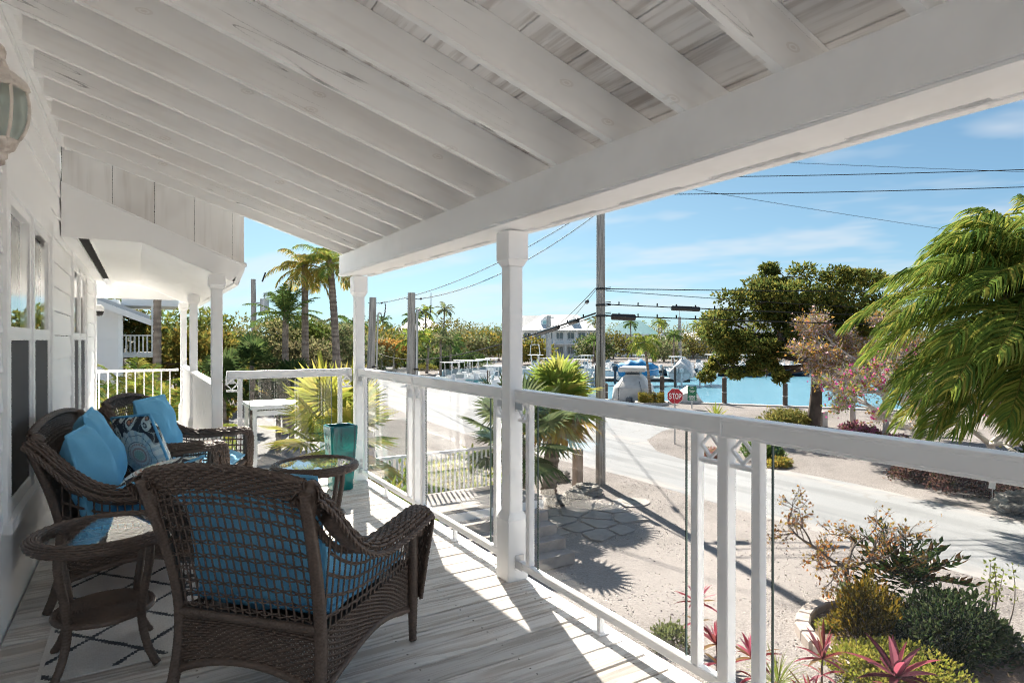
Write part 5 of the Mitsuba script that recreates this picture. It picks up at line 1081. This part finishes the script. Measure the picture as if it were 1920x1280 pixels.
# ------------------------------------------------------------------ neighbour house at the left
nh = thing('neighbour_house', 'white neighbour house with a sloping roof and small balcony behind the picket rail', 'house')
for k in range(14): obj('siding_board', box(-9, -.75, 31.0 - .012, 31.03, GZ + 1.4 + k * .32, GZ + 1.4 + (k + 1) * .32 - .012), 'house_white', nh)
obj('wall', box(-9, -.76, 31.03, 42, GZ, 3.1), 'house_white', nh); obj('corner_trim', box(-.80, -.64, 30.96, 31.1, GZ, 2.5), 'house_pale', nh)
obj('roof', prism([(-9, 6.1), (.35, 2.25), (.35, 2.42), (-9, 6.3)], 'y', 30.2, 42.5), 'roof_tin', nh); obj('barge_board', prism([(-9, 5.85), (.40, 1.98), (.40, 2.24), (-9, 6.1)], 'y', 30.1, 30.2), 'house_white', nh)
obj('door', box(-.755, -.70, 32.0, 33.0, -.4, 1.9), 'house_teal', nh)
bc = obj('balcony', mul([box(-.75, .6, 34, 36.5, .55, .75), box(.45, .6, 34, 34.15, .75, 3.0), box(-.75, 1.6, 33.9, 38, 3.0, 4.2)]), 'house_white', nh)
for k in range(6): obj('baluster', box(-.6 + k * .17, -.53 + k * .17, 34.03, 34.07, .752, 1.55), 'house_white', bc)
obj('handrail', box(-.7, .45, 34.0, 34.1, 1.551, 1.63), 'house_white', bc)

# ------------------------------------------------------------------ marina
def hull(L, W, H, n=14, rocker=.25):
    t = np.linspace(0, 1, n); w = W / 2 * np.clip(1 - np.clip((t - .45) / .55, 0, 1) ** 2.2, .02, 1); sheer = H * (1 + .28 * t ** 2); keel = np.clip((t - .7) / .3, 0, 1) ** 2 * H * .8
    rows = []
    for i in range(n): rows.append([[t[i] * L - L / 2, -w[i], sheer[i]], [t[i] * L - L / 2, -w[i] * .86, H * .45 + keel[i] * .3], [t[i] * L - L / 2, 0, keel[i]], [t[i] * L - L / 2, w[i] * .86, H * .45 + keel[i] * .3], [t[i] * L - L / 2, w[i], sheer[i]]])
    v = np.array(rows).reshape(-1, 3); i, j = np.meshgrid(np.arange(n - 1), np.arange(4), indexing='ij'); f = np.stack([i * 5 + j, i * 5 + j + 1, (i + 1) * 5 + j + 1, (i + 1) * 5 + j], -1).reshape(-1, 4)
    f = np.vstack([f, [[0, 4, 3, 1]]]); b = MB().add(v, f).add(v[[1, 2, 3]], [[0, 1, 2]])
    dk = np.array([[*rows[i][0][:2], rows[i][0][2] - .10] for i in range(n)] + [[*rows[i][4][:2], rows[i][4][2] - .10] for i in range(n)]); k = np.arange(n - 1); df = np.stack([k, k + 1, k + 1 + n, k + n], 1)
    return b.m(), (dk, df), (np.array([r[0] for r in rows]), np.array([r[4] for r in rows]))
WZ = GZ - .95
def boat(label, x, y, ang, L, W, H, hullmat, cover=None, console=True, ttop=False, motors=1, z=None, motor_mat='boat_white', group=None):
    t = thing('motor_boat', label, 'boat', group); z = WZ - .15 if z is None else z; M = mov(x, y, z) @ rotz(ang); h, dk, (ga_, gb_) = hull(L, W, H); o = lambda n, m, b, **k: obj(n, xf(m, M), b, t, **k)
    o('hull', h, hullmat, smooth=40); o('deck', dk, 'boat_white'); o('gunwale', cat_mb(tube(ga_ + (0, 0, .01), .05, 6), tube(gb_ + (0, 0, .01), .05, 6)), 'boat_white', smooth=True)
    if console:
        o('console', mul([box(-.5, .25, -.4, .4, H - .05, H + .75, .06)]), 'boat_white'); o('windscreen', prism([(.05, H + .75), (.25, H + .75), (.0, H + 1.15)], 'y', -.36, .36), 'far_glass')
        o('seat', mul([box(-1.2, -.75, -.4, .4, H, H + .5, .05), box(-1.25, -1.12, -.4, .4, H + .5, H + .9, .05)]), 'boat_white')
    if ttop:
        o('hardtop', box(-1.2, .8, -.8, .8, H + 1.95, H + 2.03, .03), 'boat_white')
        for a, b in ((-.6, -.45), (-.6, .45), (.3, -.45), (.3, .45)): o('hardtop_leg', tube([(a, b, H), (a * 1.1, b * 1.2, H + 1.95)], .03, 5), 'boat_white')
        if ttop == 2:
            o('tower', mul([box(-.7, .3, -.5, .5, H + 3.3, H + 3.36)] + [tube([(a, b, H + 2), (a * .8, b * .8, H + 3.3)], .03, 5) for a, b in ((-.8, -.6), (-.8, .6), (.5, -.6), (.5, .6))]), 'boat_white')
    for k in range(motors):
        dy = (k - (motors - 1) / 2) * .6; o('outboard_motor', mul([box(-L / 2 - .55, -L / 2 - .05, dy - .2, dy + .2, H + .1, H + .65, .08), box(-L / 2 - .4, -L / 2 - .15, dy - .09, dy + .09, -.4, H + .1, .03)]), motor_mat)
    if cover:
        n = 15; u = np.linspace(-.5, .5, n); p = []
        for a in u:
            w = W / 2 * (1 - max(0, (a - .0) / .5) ** 2.2 * .95) + .06; hh = cover[1] * (1 - .55 * (abs(a + .05) / .55) ** 1.8) * (1 + .10 * math.sin(a * 23))
            p.append([[a * L, -w, H * .55], [a * L, -w * 1.0, H * 1.05], [a * L, -w * .45, H + hh * .72], [a * L, 0, H + hh], [a * L, w * .45, H + hh * .72], [a * L, w, H * 1.05], [a * L, w, H * .55]])
        v = np.array(p).reshape(-1, 3) + rng.normal(size=(n * 7, 3)) * .03; i, j = np.meshgrid(np.arange(n - 1), np.arange(6), indexing='ij'); f = np.stack([i * 7 + j, i * 7 + j + 1, (i + 1) * 7 + j + 1, (i + 1) * 7 + j], -1).reshape(-1, 4)
        b = MB().add(v, f); b.add(v[:7], [[0, 1, 2, 3], [0, 3, 4, 6], [4, 5, 6, 6]]); o('cover', b.m(), cover[0], smooth=50)
    return t
gm = 'boats moored at the left of the basin'
boat('pale teal motor boat with a long hull at the left of the marina, farther one', 28.6, 57.0, 2.85, 8.2, 2.5, 1.25, 'boat_teal', None, True, 1, 2, None, group=gm)
boat('deep turquoise motor boat in front of the pale teal one', 27.9, 49.2, 2.9, 6.4, 2.2, .95, 'boat_blue', None, True, 1, 1, None, group=gm)
boat('grey hulled boat with a blue seat cover left of the centre post', 30.4, 47.2, 2.9, 6.0, 2.2, .95, 'boat_white', None, True, 0, 1, None, group=gm)
boat('white boat with a tall tower behind the fan palm', 43.5, 66, 2.6, 8.0, 2.7, 1.4, 'boat_white', None, True, 2, 2, None)
boat('boat under a bright blue tarpaulin right behind the tall pole', 48.0, 51.5, -.35, 4.9, 2.4, 1.0, 'boat_white', ('tarp_blue', 1.3), False, 0, 1, GZ - .3, 'boat_dark')
boat('white shrouded boat behind the marina palm', 53.2, 49.5, .55, 5.0, 2.3, 1.0, 'boat_white', ('tarp_white', 1.7), False, 0, 2, GZ - .5)
boat('white boat with outboard motors right of the shrouded boat', 56.0, 48.4, .6, 5.0, 2.2, .9, 'boat_white', None, True, 0, 3, GZ - .5)
sb = thing('wrapped_boat', 'large boat wrapped in pale canvas like a tent against the seawall', 'boat'); Mb = mov(30.9, 33.6, -.0) @ rotz(.72)
rg = []
for hx, hy, z in ((2.5, 1.50, WZ + .02), (2.45, 1.42, GZ + .1), (2.35, 1.30, GZ + .85), (2.3, 1.26, GZ + .95), (1.95, .98, GZ + 1.25), (1.55, .72, GZ + 1.58), (1.2, .5, GZ + 1.78)):
    a_ = np.arange(28) / 28 * 2 * np.pi; p = np.stack([hx * np.sign(np.cos(a_)) * np.abs(np.cos(a_)) ** .45, hy * np.sign(np.sin(a_)) * np.abs(np.sin(a_)) ** .45, np.full(28, z)], 1); rg.append(p * (1 + .025 * np.sin(a_ * 9 + z * 2)[:, None] * V(1, 1, 0)))
i, j = np.meshgrid(np.arange(len(rg) - 1), np.arange(28), indexing='ij'); v_ = np.vstack(rg); b_ = MB().add(v_, np.stack([i * 28 + j, i * 28 + (j + 1) % 28, (i + 1) * 28 + (j + 1) % 28, (i + 1) * 28 + j], -1).reshape(-1, 4)).add(rg[-1], [[0, k, k + 1] for k in range(1, 27)])
obj('canvas_cover', xf(b_.m(), Mb), 'tarp_white', sb, smooth=25)
obj('helm_shade', xf(box(-.9, .9, -.5, .5, GZ + 1.7, GZ + 1.98), Mb), 'boat_dark', sb); obj('top_cover', xf(box(-1.45, 1.4, -.95, .95, GZ + 1.99, GZ + 2.30, .12), Mb), 'tarp_white', sb)
for k in (-.35, .35): obj('tie_strap', xf(tube([(-2.66, k * 2.2, WZ + .1), (-2.45, k * 2.2, GZ + .9), (-1.9, k * 1.6, GZ + 1.4)], .02, 4), Mb), 'boat_dark', sb)
obj('outboard_motor', xf(mul([box(-3.1, -2.64, -.22, .22, GZ - .3, GZ + .35, .08), box(-2.95, -2.7, -.1, .1, WZ - .3, GZ - .3, .03)]), Mb), 'boat_dark', sb)
boat('small boat under a pale cover just behind the green sign', 32.6, 30.0, .75, 3.2, 1.8, .65, 'boat_white', ('tarp_white', 1.0), False, 0, 0, WZ + .35)
boat('white skiff with a black bimini hoop left of the tall pole', 31.0, 41.5, -1.0, 4.8, 2.0, .8, 'boat_white', None, True, 0, 1, None, 'boat_dark')
gd = 'dark hulled boats at the far dock'
boat('dark hulled boat under the shade tree crown', 68.0, 62.5, -.6, 7.2, 2.6, 1.1, 'boat_dark', None, True, 0, 2, group=gd)
boat('second dark hulled boat with white motors right of the first', 74.0, 57.8, -.6, 7.0, 2.6, 1.1, 'boat_dark', None, True, 1, 2, group=gd)
boat('dark boat partly hidden by the pink twiggy tree', 80.5, 54.5, -.6, 6.8, 2.6, 1.1, 'boat_dark', None, True, 0, 1, group=gd)
gx = 'small white boats along the far docks'
def near_px(px, t): r = (px - 960) / 1145; return (r * math.cos(TH) + math.sin(TH)) * t, (math.cos(TH) - r * math.sin(TH)) * t
for k, (px, t, ang, L, tt, cv) in enumerate(((1002, 92, .3, 6, 1, 0), (1062, 86, 2.6, 6, 0, 0), (1078, 60, .4, 4.6, 0, 0), (1098, 88, 2.9, 6, 1, 0), (1140, 95, .6, 6, 0, 0), (1200, 92, .4, 6, 1, 0), (1290, 90, 2.8, 6, 0, 0), (1335, 93, .5, 6.5, 1, 0), (1385, 91, .3, 6, 0, 0), (1420, 92, 2.7, 6, 1, 0), (1462, 92, .2, 6, 1, 0), (1492, 93, 2.9, 6.5, 0, 0), (845, 62, 2.7, 6.5, 1, 0), (905, 70, .4, 7, 1, 0), (935, 60, 2.8, 6, 0, 0), (1010, 64, .5, 6, 0, 0), (862, 55, .5, 6, 0, 0), (882, 66, 2.9, 6.5, 1, 0), (922, 76, .4, 7, 1, 0), (1030, 75, 2.8, 6.5, 1, 0), (1090, 72, .5, 6, 1, 0), (1152, 80, 2.7, 6, 0, 0), (1268, 82, .4, 6, 1, 0), (1310, 96, 2.8, 6.5, 0, 0), (1360, 97, .3, 6.5, 1, 0), (1440, 97, .5, 6, 0, 0))):
    x, y = near_px(px, t)
    boat(('white boat below the bright roofed house', 'white boat between the fan palm and the tall pole', 'low white skiff just left of the tall pole', 'white hardtop boat left of the tall pole', 'white boat behind the blue covered boat', 'white hardtop boat behind the marina palm', 'white boat near the white light pole', 'white hardtop boat left of the dark hulled boats', 'white boat at the dock under the shade tree', 'white hardtop boat under the right half of the shade tree', 'white hardtop boat left of the shade tree trunk', 'white boat just left of the shade tree trunk', 'white hardtop boat behind the pale teal boat', 'white hardtop boat left of the centre post', 'white boat beside the centre post', 'white boat above the fan palm crown', 'white boat in front of the turquoise hulls', 'white hardtop boat right of the turquoise hulls', 'larger white hardtop boat near the centre post', 'white hardtop boat behind the fan palm crown', 'white hardtop boat at the dock left of the blue cover', 'white boat right of the blue covered boat', 'white hardtop boat right of the shrouded boat', 'white boat on the far dock left of the shade tree crown', 'white hardtop boat far behind the middle piling', 'white boat far behind the dark hulled boats')[k], x, y, ang + .7, L, 2.3, 1.1, 'boat_white', None, True, tt, 1 + k % 3, None, group=gx)
def dock(label, a, b, w, z):
    t = thing('dock', label, 'dock'); a, b = V(*a), V(*b); L = np.linalg.norm(b - a); M = mov(a[0], a[1], z) @ rotz(math.atan2(*(b - a)[::-1]))
    n = int(L / 1.5)
    for k in range(n): obj('plank', xf(box(k * L / n + .01, (k + 1) * L / n - .01, -w / 2, w / 2, -.12, 0), M), 'concrete', t)
    obj('frame', xf(box(0, L, -w / 2 + .05, w / 2 - .05, -.45, -.125), M), 'bark_dark', t)
    for k in range(0, n + 1, 3): obj('pile', xf(tube([(k * L / n, -w / 2 - .12, -1.6), (k * L / n, -w / 2 - .12, .6)], .11, 8), M), 'wood_post', t, smooth=45)
dock('long far dock on piles below the big shade tree', (53, 72), (88, 52), 2.0, GZ - .1)
dock('dock in front of the blue covered boat', (40, 58.5), (53, 48.6), 1.6, GZ - .05)
dock('dock at the left boats behind the middle rail', (26.2, 53.6), (35, 50.2), 1.4, GZ - .1)
gq = 'dark pilings along the seawall'
for x, y, h, lab in ((30.5, 30.35, 1.75, 'dark mooring piling left of the stop sign'), (32.95, 27.15, 1.75, 'dark mooring piling in the middle of the turquoise water'), (35.2, 24.25, 1.45, 'shorter dark mooring piling at the right of the water'), (28.6, 34.0, 1.1, 'stubby piling left of the wrapped boat')):
    t = thing('mooring_piling', lab, 'piling', gq); obj('shaft', tube([(x, y, WZ - .8), (x, y, GZ + h - .05), (x, y, GZ + h), (x, y, GZ + h + .10)], [.155, .15, .16, .02], 10), 'bark_dark', t, smooth=40); obj('rope', lathe([(.155, 0), (.175, .02), (.155, .05)], 12, (x, y, GZ + h * .45)), 'tarp_white', t)
gq2 = 'tall green pilings in the marina'
for k, (x, y, h) in enumerate(((43.6, 53.5, 2.4), (46.4, 52.0, 2.6), (50.2, 48.0, 2.2), (37.5, 55.0, 2.0), (29.5, 53.0, 2.2), (33.0, 54.0, 2.4), (35.6, 48.8, 2.3))):
    obj('boat_piling', tube([(x, y, WZ - .8), (x, y, GZ + h - 1), (x, y, GZ + h - .9)], [.14, .135, .02], 8), 'wood_post' if k % 2 else 'bark_dark', smooth=40, label=('mooring piling left of the blue covered boat', 'mooring piling just behind the tall utility pole', 'mooring piling right of the blue covered boat', 'mooring piling behind the fan palm crown', 'mooring piling in front of the pale teal boat', 'mooring piling right of the deep turquoise boat', 'mooring piling beside the skiff with the bimini hoop')[k], cat='piling', group=gq2)
ll = thing('light_pole', 'tall white light pole across the water left of the shade tree', 'pole'); obj('shaft', tube([(88, 83, GZ), (88, 83, GZ + 8.6)], [.42, .26], 10), 'concrete', ll, smooth=True); obj('finial', tube([(88, 83, GZ + 8.6), (88, 83, GZ + 10.6)], .05, 5), 'concrete', ll)
gf = thing('far_pole', 'pale grey pole in front of the large pale house across the basin', 'pole'); obj('shaft', tube([(57.2, 82.4, GZ), (57.2, 82.4, GZ + 8.2)], [.5, .36], 10), 'concrete', gf, smooth=True); obj('crossarm', box(56.4, 58.2, 82.3, 82.5, GZ + 7.8, GZ + 8.0), 'galvanised', gf)
tp = thing('transformer_pole', 'far thin utility pole carrying a grey transformer above the olive trees', 'pole'); obj('shaft', tube([(9.6, 64.5, GZ), (9.5, 64.5, GZ + 10.2)], [.28, .22], 10), 'pole_wood', tp, smooth=True)
obj('transformer', cat_mb(tube([(10.5, 64.3, GZ + 6.9), (10.5, 64.3, GZ + 8.3)], .42, 12), tube([(10.5, 64.3, GZ + 8.3), (10.5, 64.3, GZ + 8.9)], .08, 6)), 'galvanised', tp, smooth=45); obj('bracket', box(9.6, 10.4, 64.2, 64.4, GZ + 7.8, GZ + 7.95), 'galvanised', tp)
obj('fuse_switch', tube([(10.3, 64.3, GZ + 10.0), (10.6, 64.3, GZ + 10.9)], .08, 5), 'cable_black', tp)
# ------------------------------------------------------------------ far houses
def far_house(name, label, x, y, w, d, ang, eave, ridge, wallm, roofm, storeys=2, wins=5, balcony=False, dormers=0, hip=True, z=GZ):
    t = thing(name, label, 'house'); M = mov(x, y, z) @ rotz(ang); o = lambda n, m, b, p=t, **k: obj(n, xf(m, M), b, p, **k)
    o('wall', box(-w / 2, w / 2, -d / 2, d / 2, 0, eave), wallm); ov = .7; i = w / 2 - d / 2 * .8 if hip else w / 2 + ov
    v = np.array([[-w / 2 - ov, -d / 2 - ov, eave], [w / 2 + ov, -d / 2 - ov, eave], [w / 2 + ov, d / 2 + ov, eave], [-w / 2 - ov, d / 2 + ov, eave], [-i, 0, ridge], [i, 0, ridge]]); f = np.array([[0, 1, 5], [0, 5, 4], [2, 3, 4], [2, 4, 5], [1, 2, 5], [3, 0, 4], [0, 2, 1], [0, 3, 2]])
    r = o('roof', (v, f), roofm)
    for k in range(dormers):
        cx = (k - (dormers - 1) / 2) * w / (dormers + .5); zc = eave + (ridge - eave) * .42; yc = -d / 2 - ov + (d / 2 + ov) * .42
        o('dormer', prism([(cx - .9, zc - .4), (cx + .9, zc - .4), (cx + .9, zc + .7), (cx, zc + 1.4), (cx - .9, zc + .7)], 'y', yc - .5, yc + 2.2), wallm, r); o('dormer_window', box(cx - .45, cx + .45, yc - .55, yc - .51, zc - .2, zc + .6), 'house_teal', r)
    hs = eave / storeys
    for s in range(storeys):
        for k in range(wins):
            cx = -w / 2 + (k + .5) * w / wins; ww = min(.75, w / wins * .3); z0 = s * hs + hs * .28; z1 = s * hs + hs * .78
            wn = o('window', mul([box(cx - ww - .12, cx - ww, -d / 2 - .06, -d / 2 - .001, z0 - .1, z1 + .1), box(cx + ww, cx + ww + .12, -d / 2 - .06, -d / 2 - .001, z0 - .1, z1 + .1), box(cx - ww, cx + ww, -d / 2 - .06, -d / 2 - .001, z1, z1 + .1), box(cx - .05, cx + .05, -d / 2 - .05, -d / 2 - .001, z0, z1)]), 'house_white'); o('pane', box(cx - ww, cx + ww, -d / 2 - .03, -d / 2 - .002, z0, z1), 'far_glass', wn)
    if balcony:
        fl = hs; o('balcony_floor', box(-w / 2, w / 2, -d / 2 - 2.4, -d / 2 - .07, fl - .15, fl + .05), 'house_white')
        for k in range(wins + 1): cx = -w / 2 + k * w / wins; o('column', box(cx - .12, cx + .12, -d / 2 - 2.35, -d / 2 - 2.1, 0, eave), 'house_white')
        o('balcony_rail', mul([box(-w / 2, w / 2, -d / 2 - 2.3, -d / 2 - 2.2, fl + 1.0, fl + 1.1)]), 'house_white')
        for k in range(int(w / .5)): o('balcony_baluster', box(-w / 2 + k * .5 - .06, -w / 2 + k * .5 + .06, -d / 2 - 2.28, -d / 2 - 2.22, fl + .05, fl + 1.0), 'house_white')
        vv = np.array([[-w / 2 - .8, -d / 2 - 3, eave - .1], [w / 2 + .8, -d / 2 - 3, eave - .1], [w / 2 + .7, -d / 2 - .6, eave + .25], [-w / 2 - .7, -d / 2 - .6, eave + .25]]); o('porch_canopy', (np.vstack([vv, vv - (0, 0, .15)]), np.array([[0, 1, 2, 3], [7, 6, 5, 4], [0, 4, 5, 1], [1, 5, 6, 2], [2, 6, 7, 3], [3, 7, 4, 0]])), roofm)
def face(x, y): return -math.atan2(x, y)
far_house('waterfront_house', 'large two storey pale blue house with a tin hip roof and balcony across the basin', 88, 122, 18, 12, face(88, 122), 6.6, 10.4, 'house_pale', 'roof_tin', 2, 7, True, 2)
far_house('bright_roof_house', 'house with a bright tin roof partly hidden by the centre post', 91, 139, 13, 10, face(91, 139) + .1, 7.0, 10.8, 'house_white', 'roof_white', 2, 4)
far_house('teal_roof_house', 'white house with a teal roof behind the marina palm', 108, 118, 12, 10, face(108, 118), 5.6, 9.2, 'house_white', 'roof_teal', 2, 4)
far_house('low_white_house', 'long low white house right of the marina palm', 112, 104, 17, 9, face(112, 104), 4.2, 6.0, 'house_white', 'roof_white', 1, 6)
far_house('gabled_house', 'pale house with a pointed gable left of the shade tree crown', 142, 112, 15, 12, face(142, 112) + .5, 6.0, 11.2, 'house_pale', 'roof_tin', 2, 4, hip=False)
far_house('white_roof_house', 'house with a glaring white roof above the trees, between the two porch posts', 64.7, 153.8, 12, 10, face(64.7, 153.8), 6.4, 10.2, 'house_white', 'roof_white', 2, 4)
# ------------------------------------------------------------------ far trees and palms: every crown its own thing
gft = 'far trees along the skyline'; gfp = 'far palms along the skyline'
c_, s_ = math.cos(TH), math.sin(TH)
def polar(px, t): r = (px - 960) / 1145; return (r * c_ + s_) * t, (c_ - r * s_) * t      # a bearing and a distance from the porch
LM = ((575, 'beside the tall palms'), (630, 'between the tall palms and the corner post'), (662, 'just left of the corner post'), (705, 'behind the leaning service pole'), (760, 'behind the conduit pole'), (808, 'right of the conduit pole'), (860, 'midway between the conduit pole and centre post'), (915, 'left of the centre post'), (965, 'hidden behind the centre post'), (1060, 'above the large pale house'), (1130, 'just left of the tall utility pole'), (1175, 'just right of the tall utility pole'), (1222, 'behind the marina palm'), (1252, 'right of the marina palm'), (1280, 'beside the white light pole'), (1340, 'by the gabled house'), (1420, 'under the shade tree crown'), (1520, 'behind the shade tree trunk'), (1620, 'behind the pink twiggy trees'), (1700, 'right of the twiggy trees'), (1800, 'behind the large palm'), (2000, 'behind the right edge palms'))
_seen = set()
def skyline(px, t, what):
    where = next(n for x, n in LM if px <= x); row = 'nearest' if t < 85 else 'near' if t < 115 else 'middle distance' if t < 140 else 'far' if t < 172 else 'farthest'
    lab = f'{row} {what} on the skyline {where}'
    if lab in _seen: lab = f'another {row} {what} {where}, to the right'
    _seen.add(lab); return lab
far = [(650, 75, 6.5, 4), (700, 84, 6.4, 4), (742, 90, 6.0, 4.5), (668, 120, 8.5, 5), (720, 125, 7.5, 5), (775, 112, 6.4, 5), (815, 120, 7.0, 5), (845, 128, 9.6, 5), (870, 118, 6.8, 5), (905, 122, 6.6, 5), (935, 126, 6.6, 5), (885, 150, 8.6, 6), (925, 160, 8.6, 6), (1000, 105, 5.0, 3), (1115, 118, 5.6, 3.4), (1150, 135, 6.4, 4), (1165, 190, 9.5, 6), (1210, 200, 9.5, 6), (1260, 140, 6.2, 5), (1300, 135, 6.6, 5), (1245, 118, 4.8, 4), (1290, 205, 10, 6), (1330, 150, 7, 5), (1380, 140, 6.5, 5), (1440, 130, 6, 5), (1500, 130, 6, 5), (590, 70, 6.0, 4), (610, 95, 7, 5), (560, 62, 5.2, 3.5), (1580, 120, 6, 5), (1660, 110, 6.5, 5), (1740, 100, 6.5, 5), (1830, 95, 6.5, 5), (1910, 90, 6.5, 5), (800, 170, 9, 6), (760, 165, 9, 6), (700, 175, 9.4, 6), (640, 170, 9, 6), (960, 175, 9, 6), (1040, 190, 9, 6), (1090, 195, 9, 6), (1240, 190, 9, 6)]
for k, (px, t, h, r) in enumerate(far):
    x, y = polar(px, t); cols = (FAR, OLIVE, FAR + DKG, [(.20, .17, .05), (.14, .15, .05)])[k % 4]
    tree('far_tree', skyline(px, t, ('grey green tree', 'olive tree', 'mixed green tree', 'brownish tree')[k % 4]), 'tree', x, y, h, .2, [(0, 0, h * .55, r, r, h * .42), (r * .8, .5, h * .42, r * .7, r * .7, h * .34), (-r * .8, -.5, h * .45, r * .7, r * .7, h * .36)], 1500, .55, .36, cols, group=gft, lobes=False, gap=.3)
for k, (px, t, h) in enumerate(((772, 105, 9.2), (795, 115, 11.0), (830, 118, 11.6), (722, 118, 9.0), (775, 60, 4.9), (826, 72, 4.6), (845, 74, 4.3), (800, 78, 5.2), (1118, 122, 9.0), (1184, 150, 9.5), (1232, 150, 9.8), (1240, 160, 10), (1262, 110, 5.8), (1305, 160, 9.5), (1325, 165, 9.8), (655, 62, 6.6), (640, 58, 5.2), (600, 66, 6.4), (1112, 108, 4.8), (1200, 165, 9.4), (1000, 190, 12), (1020, 195, 12))):
    x, y = polar(px, t); feather_palm('far_palm', skyline(px, t, 'palm'), (x, y, GZ), (x + rng.normal() * .3, y, GZ + h * .86), .16, 14, 1.9 if h < 6 else 2.2, [PALMD, PALM, FAR][k % 3], gfp, (0, 0, 0), (0, 0), .8, .16, 14, (-.5, 1.1), .8, .8, parts=False)
# lot beyond the road: orange trees, hedges, ring planter, speed hump
for k, (px, t, lab) in enumerate(((716, 78, 'flat topped orange leaved tree on the parking lot, left one'), (738, 80, 'flat topped orange leaved tree on the parking lot, right one'))):
    x, y = polar(px, t); tree('orange_tree', lab, 'tree', x, y, 4.2, .14, [(0, 0, 3.5, 2.4, 2.4, .7)], 1300, .3, .2, [(.52, .30, .09), (.44, .26, .08)], 'bark_pale', 'orange leaved trees on the lot', lobes=False)
for k, (px, t, w) in enumerate(((700, 100, 5), (745, 98, 5), (790, 96, 4), (870, 92, 5), (845, 88, 3))):
    x, y = polar(px, t); shrub('dark_hedge', ('dark clipped hedge behind the leaning service pole', 'dark clipped hedge behind the orange leaved trees', 'dark clipped hedge right of the conduit pole', 'wide dark hedge left of the centre post', 'short dark hedge between the white trunked palms')[k], 'hedge', x, y, (w, 1.6, 2.6), 1500, .4, .25, DKG, 'hedges behind the lot', gap=.2)
mb = MB(); n_ = 420; a_ = rng.uniform(0, 6.28, n_); r_ = 1.25 * rng.random(n_) ** .5; leaves(mb, np.stack([9.15 + r_ * np.cos(a_), 4.35 + r_ * np.sin(a_), np.full(n_, GZ + .06)], 1), .07, .035, pick([(.30, .20, .12), (.22, .15, .10), (.38, .28, .18)], n_), .05)
obj('leaf_litter', mb, 'foliage', label='dry brown leaf litter scattered on the soil of the planted bed', cat='leaf litter', kind='stuff')
x, y = polar(796, 84); shrub('ring_hedge', 'small square yellow green hedge on the pale lot', 'hedge', x, y, (2.4, 1.2, 1.0), 900, .2, .12, [(.24, .22, .05), (.16, .17, .05)], gap=.15)
